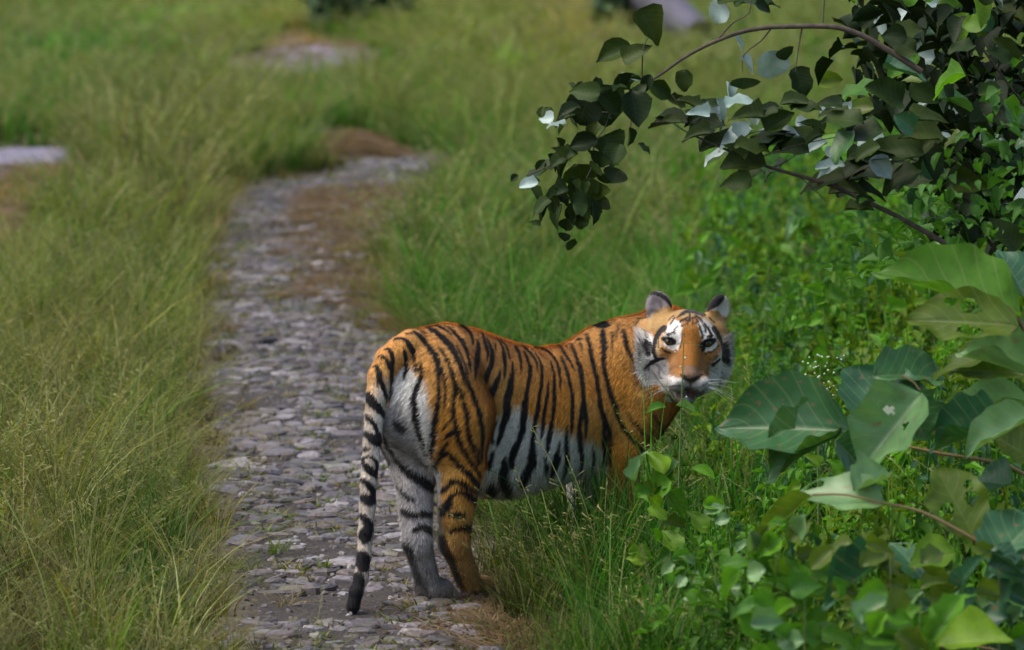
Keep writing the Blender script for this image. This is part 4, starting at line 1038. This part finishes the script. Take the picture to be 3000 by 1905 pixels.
A_ = """1905 78 118 92 -60 d;1862 152 90 58 35 d;1797 156 112 70 200 d;1852 225 70 24 8 p;1710 268 95 66 170 d;1772 305 110 135 -80 d;1862 318 100 100 -75 d;1935 268 80 62 -30 d;1665 328 78 36 200 d;
1598 345 50 42 180 p;1632 362 60 16 175 p;1845 402 58 24 -85 d;1708 420 90 66 190 d;1792 438 92 96 -60 d;1650 470 95 46 205 d;1575 500 96 34 195 d;1700 515 70 110 -85 d;1745 560 60 95 -100 d;1548 540 58 36 190 g;1625 575 90 46 200 d;1582 605 70 36 215 d;
1700 620 60 80 -95 d;1660 660 40 50 -100 d;1820 240 50 60 -70 d;1985 300 60 40 -20 d;1880 255 40 36 60 d;2105 38 72 70 240 b;2140 -6 80 50 20 d;2215 0 130 36 10 d;2165 130 50 14 -60 p;2190 190 60 20 -40 p;2180 245 34 100 -88 d;2262 190 84 110 -80 b;2300 160 40 60 -70 d;
1700 255 40 30 80 d;1760 470 50 70 -110 d;1720 590 40 60 -80 d;2345 240 90 70 -70 d;2240 20 60 40 -20 d;2330 300 90 40 10 d"""
for ln_ in A_.replace('\n', '').split(';'):
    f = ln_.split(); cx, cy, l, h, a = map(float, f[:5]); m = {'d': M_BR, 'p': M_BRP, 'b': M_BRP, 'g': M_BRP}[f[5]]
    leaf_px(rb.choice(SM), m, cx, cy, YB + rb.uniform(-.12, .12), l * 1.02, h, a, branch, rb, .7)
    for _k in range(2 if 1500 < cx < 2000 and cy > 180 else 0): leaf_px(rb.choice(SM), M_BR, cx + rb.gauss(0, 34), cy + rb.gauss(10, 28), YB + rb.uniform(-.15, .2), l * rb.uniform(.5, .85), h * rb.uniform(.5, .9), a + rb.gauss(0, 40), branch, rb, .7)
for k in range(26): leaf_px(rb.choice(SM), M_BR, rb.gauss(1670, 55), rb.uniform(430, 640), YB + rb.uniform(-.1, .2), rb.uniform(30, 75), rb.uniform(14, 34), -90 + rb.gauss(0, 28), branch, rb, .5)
# ---- second branch: a level spray of leaves
spray = empty('leafy_spray', tuple(at(2700, 660, YB)))
tag(spray, 'low level spray of dark glossy leaves reaching left from the bush, above the tiger head', 'branch')
px_tube('bough', [(2780, 720), (2640, 640), (2540, 592), (2440, 545), (2340, 515), (2260, 492), (2200, 470), (2130, 440), (2060, 410), (2000, 380), (1975, 362)], YB, .010, .002, WD.m, spray)
for tw in ([(2260, 492), (2300, 475), (2330, 455)], [(2340, 515), (2390, 560), (2420, 590)], [(2130, 440), (2170, 415), (2200, 390), (2260, 380)], [(2440, 545), (2520, 500), (2600, 470)], [(2200, 470), (2320, 430), (2460, 400), (2600, 380)]):
    px_tube('twig', tw, YB, .0025, .0012, WD.m, spray)
B_ = """1955 358 118 44 180 d;2012 300 70 30 150 d;2062 372 124 58 190 d;2105 335 90 26 -60 p;2170 292 100 40 20 p;2188 340 100 48 175 d;2045 332 70 40 170 b;2040 396 90 40 185 d;2150 396 110 44 200 b;2108 425 120 46 185 d;2168 380 50 60 -85 b;2235 402 110 40 190 d;
2285 352 110 78 35 d;2292 394 104 34 8 p;2350 388 90 38 160 d;2205 425 110 44 0 d;2178 482 136 74 180 d;2190 508 100 36 185 d;2318 442 112 56 175 d;2392 432 74 34 200 p;2452 440 70 38 30 p;2470 345 124 60 165 d;2525 388 140 60 185 d;2545 452 130 54 5 d;2405 528 140 66 190 d;
2432 498 90 44 200 b;2530 505 120 56 170 d;2585 430 150 40 0 b;2620 455 176 84 180 d;2480 560 110 50 10 d;2640 520 130 60 200 d;2560 560 100 40 -10 d;2700 400 130 60 170 d;2360 310 90 30 10 d;2430 300 80 40 170 d;2250 330 60 26 190 d;2080 300 60 22 160 d"""
for ln_ in B_.replace('\n', '').split(';'):
    f = ln_.split(); cx, cy, l, h, a = map(float, f[:5]); m = {'d': M_BR, 'p': M_BRP, 'b': M_BRP}[f[5]]
    leaf_px(rb.choice(SM), m, cx, cy, YB + rb.uniform(-.15, .15), l * 1.0, h * .98, a, spray, rb, .7)
    for _ in range(rb.choice((1, 1, 2))): leaf_px(rb.choice(SM), rb.choice((M_BR, M_BR, M_BR, M_BRP)), cx + rb.gauss(15, 42), cy + rb.gauss(4, 22), YB + rb.uniform(-.1, .3), l * rb.uniform(.5, .9), h * rb.uniform(.4, .9), a + rb.gauss(0, 30), spray, rb, .7)
# ---- the bush they grow from
bush = empty('leafy_bush', tuple(on_ground(3250, 1500)))
tag(bush, 'dense dark green bush with large mixed leaves filling the upper right corner', 'bush')
bl0 = Vector(bush.location)
base_p = bl0
for k in range(9):
    tx_, ty_ = rb.uniform(2500, 3150), rb.uniform(-80, 500); Yt = rb.uniform(13.4, 15.2)
    tp = Vector(at(tx_, ty_, Yt)); mid = base_p.lerp(tp, .55) + Vector((rb.uniform(-.05, .3), rb.uniform(-.1, .2), .1))
    tube('stem', [Vector((0, 0, 0)), base_p.lerp(mid, .5) - bl0 + Vector((.05, 0, .05)), mid - bl0, tp - bl0], [.02, .013, .009, .003], WD.m, bush)
for k in range(245):
    for _ in range(40):
        cx = rb.uniform(2380, 3300); cy = rb.uniform(-250, 720)
        edge_ = 2380 + 120 * math.sin(cy / 90) + max(0, (cy - 250)) * .55 + (90 if cy < 60 else 0)
        if cx > edge_ + rb.uniform(-10, 130): break
    Y = rb.uniform(13.3, 15.4); l = rb.uniform(60, 125); h = rb.uniform(26, 85)
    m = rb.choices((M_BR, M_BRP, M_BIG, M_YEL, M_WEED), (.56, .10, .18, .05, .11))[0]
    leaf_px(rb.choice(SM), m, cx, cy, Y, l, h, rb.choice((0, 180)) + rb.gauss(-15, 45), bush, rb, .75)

# deeper leaves of the same bush, too many to pick apart
def leaf_mass(name, N_, par, mat, f, seed):
    r = random.Random(seed); Vm, Fm, Um = [], [], []
    src = [leaf_mesh('tmp', sh, 5, 1, .3, .2, .04, 60 + i) for i, sh in enumerate(('round', 'heart', 'ovate'))]
    data = []
    for m in src:
        uvm = {}
        for l in m.loops: uvm[l.vertex_index] = tuple(m.uv_layers[0].data[l.index].uv)
        data.append(([v.co.copy() for v in m.vertices], [tuple(p.vertices) for p in m.polygons], uvm))
    for k in range(N_):
        cx, cy, Y, L = f(r); c = Vector(at(cx, cy, Y)) - par.location; vv, ff, uu = r.choice(data); L *= Y / FPX
        M_ = Matrix.Translation(c) @ Matrix.Rotation(r.uniform(0, 6.28), 4, 'Z') @ Matrix.Rotation(r.gauss(.35, .5), 4, 'Y') @ Matrix.Rotation(r.gauss(0, .5), 4, 'X') @ Matrix.Diagonal((L, L * r.uniform(.55, .85), L, 1))
        b0 = len(Vm); Vm += [tuple(M_ @ v) for v in vv]; Fm += [tuple(b0 + i for i in q_) for q_ in ff]; Um += [uu[i] for i in range(len(vv))]
    me = bpy.data.meshes.new(name); me.from_pydata(Vm, [], Fm); me.update(); uv = me.uv_layers.new(name='leaf')
    for l in me.loops: uv.data[l.index].uv = Um[l.vertex_index]
    me.polygons.foreach_set('use_smooth', [True] * len(me.polygons)); o = link(name, me, par, mat); o['kind'] = 'stuff'; return o
def f_dark(r):
    while True:
        cx = r.uniform(2420, 3350); cy = r.uniform(-300, 700)
        if cx > 2440 + max(0, cy - 150) * .6 + r.uniform(-20, 160): return cx, cy, r.uniform(14.2, 16.5), r.uniform(50, 110)
def f_green(r):
    while True:
        cx = r.uniform(2380, 3300); cy = r.uniform(120, 820)
        if cx > 3000 - (cy - 120) * .9 + r.uniform(-60, 200): return cx, cy, r.uniform(13.2, 15.5), r.uniform(24, 62)
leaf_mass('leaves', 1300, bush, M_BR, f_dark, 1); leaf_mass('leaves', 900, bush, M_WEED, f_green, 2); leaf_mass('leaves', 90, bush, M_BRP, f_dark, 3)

# ---- big-leaved shrub, lower right
BG = {k: leaf_mesh('big_leaf', sh, 30, 10, cu, dr, wv, sd, ho) for k, (sh, cu, dr, wv, sd, ho) in dict(
    a=('ovate', .25, .10, .030, 11, 0), b=('round', .18, .15, .035, 12, 0), c=('round', .35, .05, .05, 13, 2), d=('long', .30, .25, .03, 14, 0), e=('ovate', .12, .30, .02, 15, 1), f=('round', .15, .08, .03, 16, 5), g=('ovate', .45, .2, .06, 17, 0)).items()}
shrub = empty('broad_leaved_shrub', tuple(on_ground(3080, 2150)))
tag(shrub, 'shrub with very large pale and dark green leaves at the right edge beside the tiger', 'shrub')
sl0 = Vector(shrub.location)
def big(k, mat, b, t, Y, wpx, tiltdeg, dYt=0.0, under=False, lab=None, n=None):
    B = Vector(at(b[0], b[1], Y)); T_p = Vector(at(t[0], t[1], Y + dYt)); x = (T_p - B).normalized(); v = (Vector(CAM) - B).normalized()
    p = v.cross(x).normalized(); p = p if p.z > 0 else -p
    tl_ = math.radians(tiltdeg); nn = p * math.cos(tl_) + v * math.sin(tl_)       # 90 = facing the camera, 0 = edge on
    wd = wpx * Y / FPX / max(.25, math.sin(tl_))
    o = place_leaf(BG[k], mat, B, T_p, nn, wd, shrub)
    if lab: o['label'] = lab
    return o
big('a', M_BIG, (2490, 1262), (2085, 1235), 12.3, 250, 62, .12, lab='large dark bluish green leaf pointing left below the tiger chin')
big('g', M_BIG, (2470, 1262), (2230, 1380), 12.35, 130, 40, -.05)
big('b', M_BIG, (2545, 1245), (2640, 1060), 12.5, 260, 70, .10, lab='rounded dark blue green leaf standing upright')
big('b', M_BIG, (2560, 1100), (2790, 1085), 12.55, 120, 45, .1)
big('c', M_PALE, (2700, 1150), (2520, 1370), 12.2, 200, 70, -.05)
big('c', M_BIG, (2640, 1160), (2720, 1290), 12.3, 150, 65, 0)
big('d', M_PALE, (3030, 1180), (2732, 1212), 12.3, 78, 45, .1)
big('g', M_PALE, (3060, 1120), (2800, 1000), 12.2, 100, 50, .1, lab='bright pale green leaf arching down towards the right edge')
big('f', M_YEL, (2985, 955), (2650, 925), 12.15, 150, 58, .05, lab='yellow green leaf eaten into dark holes')
big('a', M_WEED, (2990, 930), (2560, 765), 12.6, 150, 40, .1, lab='broad dark green leaf sloping down to the right edge')
big('e', M_YEL, (2960, 1030), (2700, 1062), 12.5, 80, 45, .1)
big('a', M_BIG, (3010, 880), (2930, 720), 12.9, 150, 50, .1)
big('b', M_YEL, (3010, 1100), (2770, 1060), 12.5, 120, 50, .1)
big('e', M_PALE, (2590, 1478), (2330, 1402), 11.7, 120, 50, .05, lab='pale spotted leaf held level on a brown stalk')
big('g', M_PALE, (2500, 1440), (2625, 1372), 11.72, 90, 45, .05)
big('f', M_YEL, (2850, 1570), (2745, 1365), 11.8, 180, 72, .05, lab='round yellow green leaf with a large dark hole')
big('b', M_BIG, (2905, 1660), (3040, 1490), 11.6, 190, 65, .1)
big('g', M_BIG, (2590, 1640), (2405, 1760), 11.4, 110, 60, -.1)
big('b', M_WEED, (2720, 1900), (2520, 1890), 11.1, 140, 45, -.1)
big('a', M_WEED, (2740, 1890), (2960, 1860), 11.1, 120, 45, -.1)
big('g', M_BIG, (2960, 1260), (2700, 1290), 12.2, 110, 45, .1)
big('d', M_PALE, (3040, 1220), (2815, 1300), 12.0, 90, 45, 0)
big('a', M_YEL, (3030, 1350), (2900, 1260), 12.1, 120, 50, 0)
big('d', M_YEL, (2385, 1450), (2215, 1570), 11.7, 60, 60, -.05)
big('a', M_BIG, (2960, 1420), (2850, 1400), 12.2, 130, 55, .1)
big('b', M_BIG, (3040, 1760), (2900, 1720), 11.6, 160, 50, 0); big('e', M_BIG, (2700, 1700), (2620, 1560), 11.9, 120, 60, .1)
big('a', M_BIG, (2900, 1850), (2760, 1740), 11.6, 130, 50, 0); big('b', M_BIG, (2450, 1290), (2560, 1400), 12.6, 150, 60, .1)
big('a', M_WEED, (2800, 1620), (2660, 1650), 11.8, 110, 50, .0); big('g', M_YEL, (2700, 1660), (2790, 1790), 11.5, 60, 60, 0)
stems = ([(3120, 1900), (3000, 1690), (2900, 1610), (2800, 1550), (2700, 1500), (2600, 1476), (2545, 1475)], [(3100, 1700), (3020, 1400), (2760, 1330), (2560, 1290), (2485, 1262)], [(3090, 1500), (3060, 1150), (3000, 960), (2960, 900)], [(2760, 1340), (2700, 1150), (2640, 1100)], [(2900, 1610), (2850, 1570)], [(3080, 1300), (3030, 1180)], [(2380, 1450), (2480, 1450), (2600, 1478)], [(3110, 2000), (2900, 1900), (2740, 1895)])
for i, s in enumerate(stems): px_tube('stem', s, (11.7, 12.4, 12.6, 12.4, 11.7, 12.3, 11.7, 11.2)[i], .008 if i < 3 else .004, .003, BS.m, shrub)

# ---- leafy weeds
def weed_plant(name, lab, cx, gy_, Y, top, n, mat, lsz, group=None, spread=70, seed=0, cat='weed', flowers=False, stem=None):
    r = random.Random(seed); g = at(cx, gy_, Y); g[2] = float(ground_z(g[0], g[1])[0])
    o = empty(name, tuple(g)); tag(o, lab, cat, group)
    tpx = cx + r.uniform(-30, 30); P_ = [g, at(cx + r.uniform(-15, 15), (gy_ + top) / 2, Y), at(tpx, top, Y)]
    st = tube('stem', rel(P_, o), [.004, .003, .0015], stem or GS.m, o)
    if flowers:
        Vf, Ff = [], []
        for k in range(flowers):
            q = at(tpx + r.gauss(0, spread), top + r.uniform(-20, 200) , Y + r.uniform(-.05, .05)) - g; s = r.uniform(.0025, .005); b0 = len(Vf)
            Vf += [tuple(q + np.array(d) * s) for d in ((1, 0, 0), (-1, 0, 0), (0, 1, .3), (0, -1, .3), (0, 0, 1), (0, 0, -.5))]
            Ff += [(b0 + a, b0 + b, b0 + c) for a, b, c in ((0, 2, 4), (2, 1, 4), (1, 3, 4), (3, 0, 4), (2, 0, 5), (1, 2, 5), (3, 1, 5), (0, 3, 5))]
        FW = bpy.data.materials.get('white_floret')
        if FW is None: T = NT('white_floret'); T.set(Base_Color=(.62, .66, .50, 1), Roughness=.6); FW = T.m
        f_ = link('flowers', mesh_np('flowers', Vf, Ff), o, FW); f_['kind'] = 'stuff'
    for k in range(n):
        t = r.uniform(.15, 1) if n > 3 else (k + 1) / (n + .3)
        cxx = cx + (tpx - cx) * t + r.gauss(0, spread); cyy = gy_ + (top - gy_) * t + r.uniform(-20, 20)
        leaf_px(r.choice(SW), mat if r.random() < .65 else r.choice((M_YEL, M_WEED, M_PALE)), cxx, cyy, Y + r.uniform(-.08, .08), lsz * r.uniform(.7, 1.3), lsz * r.uniform(.4, .85), r.choice((0, 180)) + r.gauss(0, 48), o, r, .58)
    return o
weed_plant('leafy_weed', 'bright green leafy weed in front of the tiger chest', 1955, 1760, 13.3, 1330, 20, M_WEED, 78, spread=55, seed=1)
weed_plant('flowering_weed', 'thin grey flower stem rising in front of the tiger muzzle and left eye', 1976, 1770, 13.6, 1000, 0, M_WEED, 40, spread=20, seed=2, flowers=7, cat='weed')
fw = bpy.data.objects['flowering_weed']
for (a, b, an) in ((1920, 1198, 190), (2010, 1195, -10)): leaf_px(SM[3], M_WEED, a, b, 13.6, 62, 24, an, fw, rb, .6)
px_tube('twig', [(1976, 1170), (1950, 1140), (1925, 1110)], 13.6, .003, .0012, GS.m, fw); px_tube('twig', [(1976, 1010), (2010, 1005), (2058, 1014)], 13.6, .0014, .0008, GS.m, fw)
weed_plant('leafy_weed', 'pale bluish weed leaves low in the grass at bottom centre right', 2100, 1900, 12.2, 1600, 12, M_PALE, 60, spread=60, seed=3)
weed_plant('leafy_weed', 'yellow green weed patch below the pale spotted leaf', 2290, 1900, 11.6, 1540, 38, M_WEED, 85, spread=95, seed=4)
weed_plant('leafy_weed', 'large bright leaved weed along the bottom edge right of centre', 2350, 2100, 11.0, 1720, 34, M_WEED, 105, spread=120, seed=5)
weed_plant('leafy_weed', 'bright leaved weed in the bottom right corner', 2680, 2150, 10.8, 1760, 36, M_WEED, 110, spread=130, seed=6)
weed_plant('leafy_weed', 'yellowish weed under the round leaf with the hole', 2620, 1980, 11.3, 1600, 24, M_YEL, 90, spread=110, seed=7)
weed_plant('leafy_weed', 'green weed between the tiger chest and the big leaves', 2130, 1800, 12.9, 1440, 18, M_WEED, 66, spread=70, seed=8)
weed_plant('leafy_weed', 'dark green weed at the right edge below the shrub', 2930, 2000, 11.3, 1640, 30, M_BIG, 100, spread=110, seed=9)
weed_plant('flowering_weed', 'weed with a spray of tiny pale flowers beside the big dark leaves', 2400, 1560, 13.4, 1060, 8, M_WEED, 50, spread=38, seed=10, flowers=110)
for k, (cx, gyy, top, lab) in enumerate(((2230, 1300, 760, 'upright nettle like weed behind the tiger ear'), (2420, 1350, 800, 'tall leafy weed to the right of the tiger head'), (2600, 1300, 700, 'tall leafy weed behind the upright blue green leaf'),
                                     (2050, 1100, 690, 'leafy weed just behind the top of the tiger head'), (2760, 1300, 640, 'tall weed under the dark bush near the right edge'), (2330, 1120, 600, 'tall slender weed below the end of the leafy spray'), (2900, 1250, 560, 'tall weed at the right edge under the dark bush'))):
    g = on_ground(cx, gyy); weed_plant('leafy_weed', lab, cx, gyy, float(g[1]), top, 26, M_WEED, 46 + 6 * (k % 3), spread=55, seed=20 + k)

# ---- undergrowth nobody could count, between and behind those plants
def weed_template(seed, n=40):
    r = random.Random(seed); V = []; F = []; UVs = []
    base = leaf_mesh('tmp', 'ovate', 4, 1, .25, .25, .03, seed); bv = [v.co.copy() for v in base.vertices]; bf = [tuple(p.vertices) for p in base.polygons]; m3 = 3
    buv = {}
    for l in base.loops: buv[l.vertex_index] = tuple(base.uv_layers[0].data[l.index].uv)
    stems_ = [(r.uniform(-.12, .12), r.uniform(-.12, .12), r.uniform(-.18, .18), r.uniform(-.18, .18)) for _ in range(4)]
    for k in range(n):
        s = stems_[k % 4]; t = r.uniform(.15, 1) ** .8; a = r.uniform(0, math.tau)
        L = r.uniform(.06, .17) * (1.2 - .5 * t)
        M_ = Matrix.Translation((s[0] + s[2] * t, s[1] + s[3] * t, t)) @ Matrix.Rotation(a, 4, 'Z') @ Matrix.Rotation(r.uniform(-.5, .9), 4, 'Y') @ Matrix.Diagonal((L, L * r.uniform(.5, .85), L, 1))
        b0 = len(V); V += [tuple(M_ @ v) for v in bv]; F += [tuple(b0 + i for i in f) for f in bf]; UVs += [buv[i] for i in range(len(bv))]
    for s in stems_:
        b0 = len(V); w = .006
        for t in (0, .5, 1): V += [(s[0] + s[2] * t - w, s[1] + s[3] * t, t), (s[0] + s[2] * t + w, s[1] + s[3] * t + w, t)]; UVs += [(.1, .3)] * 2
        F += [(b0, b0 + 1, b0 + 3, b0 + 2), (b0 + 2, b0 + 3, b0 + 5, b0 + 4)]
    bpy.data.meshes.remove(base); me = bpy.data.meshes.new('weed'); me.from_pydata(V, [], F); me.update()
    uv = me.uv_layers.new(name='leaf')
    for l in me.loops: uv.data[l.index].uv = UVs[l.vertex_index]
    me.polygons.foreach_set('use_smooth', [True] * len(me.polygons)); return me
WT = [weed_template(s) for s in (101, 102, 103)]
ru = np.random.default_rng(8)
n = 15000; P = np.c_[ru.uniform(-.5, 6, n), ru.uniform(12.0, 34, n)]
px, py = project(np.c_[P, 0 * P[:, 0]])
lim = np.interp(py, [300, 500, 700, 900, 1100, 1300, 1500, 1700, 1905], [2250, 2120, 1950, 2060, 2160, 2160, 2020, 1960, 1880])
k = (px > lim + 160 * vnoise(P, 1.5, 90, 2)) & (ru.random(n) < np.clip((px - lim) / 600 + .10, 0, .8) * np.clip(1.5 - .035 * (P[:, 1] - 12), .25, 1)) & (px < 4300)
k &= ~((px < 2100) & (P[:, 1] < 14.8) & (ru.random(n) < .5))
P = P[k]; px, py = px[k], py[k]; z = ground_z(P[:, 0], P[:, 1]); n = len(P)
hh = ru.uniform(.22, .50, n) * np.where(px > 2500, 1.25, 1) * np.where(P[:, 1] > 18, 1.25, 1)
Cw = np.array([[.070, .185, .016]]) * ru.uniform(.5, 1.6, (n, 1)); y_ = ru.random(n) < .3; Cw[y_] = np.array([.11, .19, .012]) * ru.uniform(.7, 1.2, (y_.sum(), 1)); b_ = ru.random(n) < .18; Cw[b_] = np.array([.030, .10, .040])
root = None
for j in range(3):
    q = np.arange(n) % 3 == j
    o = scatter('undergrowth' if root is None else 'undergrowth_leaves', template('weed_source', WT[j], M_WEEDT), np.c_[P[q], z[q] - .01], np.c_[ru.normal(0, .12, (q.sum(), 2)), ru.uniform(0, 6.28, q.sum())], np.c_[hh[q] * .9, hh[q] * .9, hh[q]], Cw[q], M_WEEDT, root)
    o['kind'] = 'stuff'
    if root is None: root = o; tag(o, 'thick low undergrowth of small green leaves across the right side', 'undergrowth')

# ---- far end of the view
rf = random.Random(3)
log = tube('fallen_trunk', [at(1770, -140, 60), at(1870, -55, 60), at(1950, 20, 59), at(2050, 100, 58)], [.40, .34, .28, .2], None, None, 10)
T = NT('grey_bark'); T.set(Base_Color=T.ramp(T.noise(3, 5)['Fac'], [(.3, (.045, .042, .062)), (.7, (.10, .095, .13))]), Roughness=.9); T.bump(T.noise(6, 5)['Fac'], .8, .05); log.data.materials.clear(); log.data.materials.append(T.m)
tag(log, 'blurred grey leaning tree trunk far behind at the top of the view', 'trunk')
def far_bush(cx, cy, w, h, lab, col, seed):
    r = np.random.default_rng(seed); g = on_ground(cx, cy); Y = g[1]; k = Y / FPX; n = 2600
    D = r.normal(0, 1, (n, 3)); D /= np.linalg.norm(D, axis=1)[:, None]; R_ = r.uniform(.45, 1, (n, 1)) * (1 + .25 * vnoise(D, 2.2, seed, 2)[:, None])
    c = D * R_ * np.array([w * k / 2, w * k / 2, h * k / 2]) + np.array([0, 0, h * k * .45]); a = r.normal(0, 1, (n, 3)); a /= np.linalg.norm(a, axis=1)[:, None]; b = np.cross(a, r.normal(0, 1, (n, 3))); b /= np.linalg.norm(b, axis=1)[:, None]
    s = r.uniform(.05, .13, (n, 1)); V = np.stack([c - a * s, c + b * s * .6, c + a * s, c - b * s * .6], 1).reshape(-1, 3)
    o = empty('far_bush', tuple(g)); T = NT('far_leaf'); T.set(Base_Color=T.ramp(T.noise(1.5, 3)['Fac'], [(.35, tuple(x * .6 for x in col)), (.7, tuple(x * 1.5 for x in col))]), Roughness=.6)
    cr = link('crown', mesh_np('crown', V, np.arange(4 * n).reshape(-1, 4), False), o, T.m)
    tube('trunk', [Vector((0, 0, -.05)), Vector((.05, 0, h * k * .3)), Vector((0, 0, h * k * .6))], [.06, .04, .02], WD.m, o)
    tag(o, lab, 'bush'); return o
far_bush(1055, 100, 330, 230, 'dark green blurred bush at the top where the track disappears', (.040, .085, .026), 1)
far_bush(1815, 150, 150, 230, 'dark green blurred bush below the leaning trunk', (.036, .080, .030), 2)
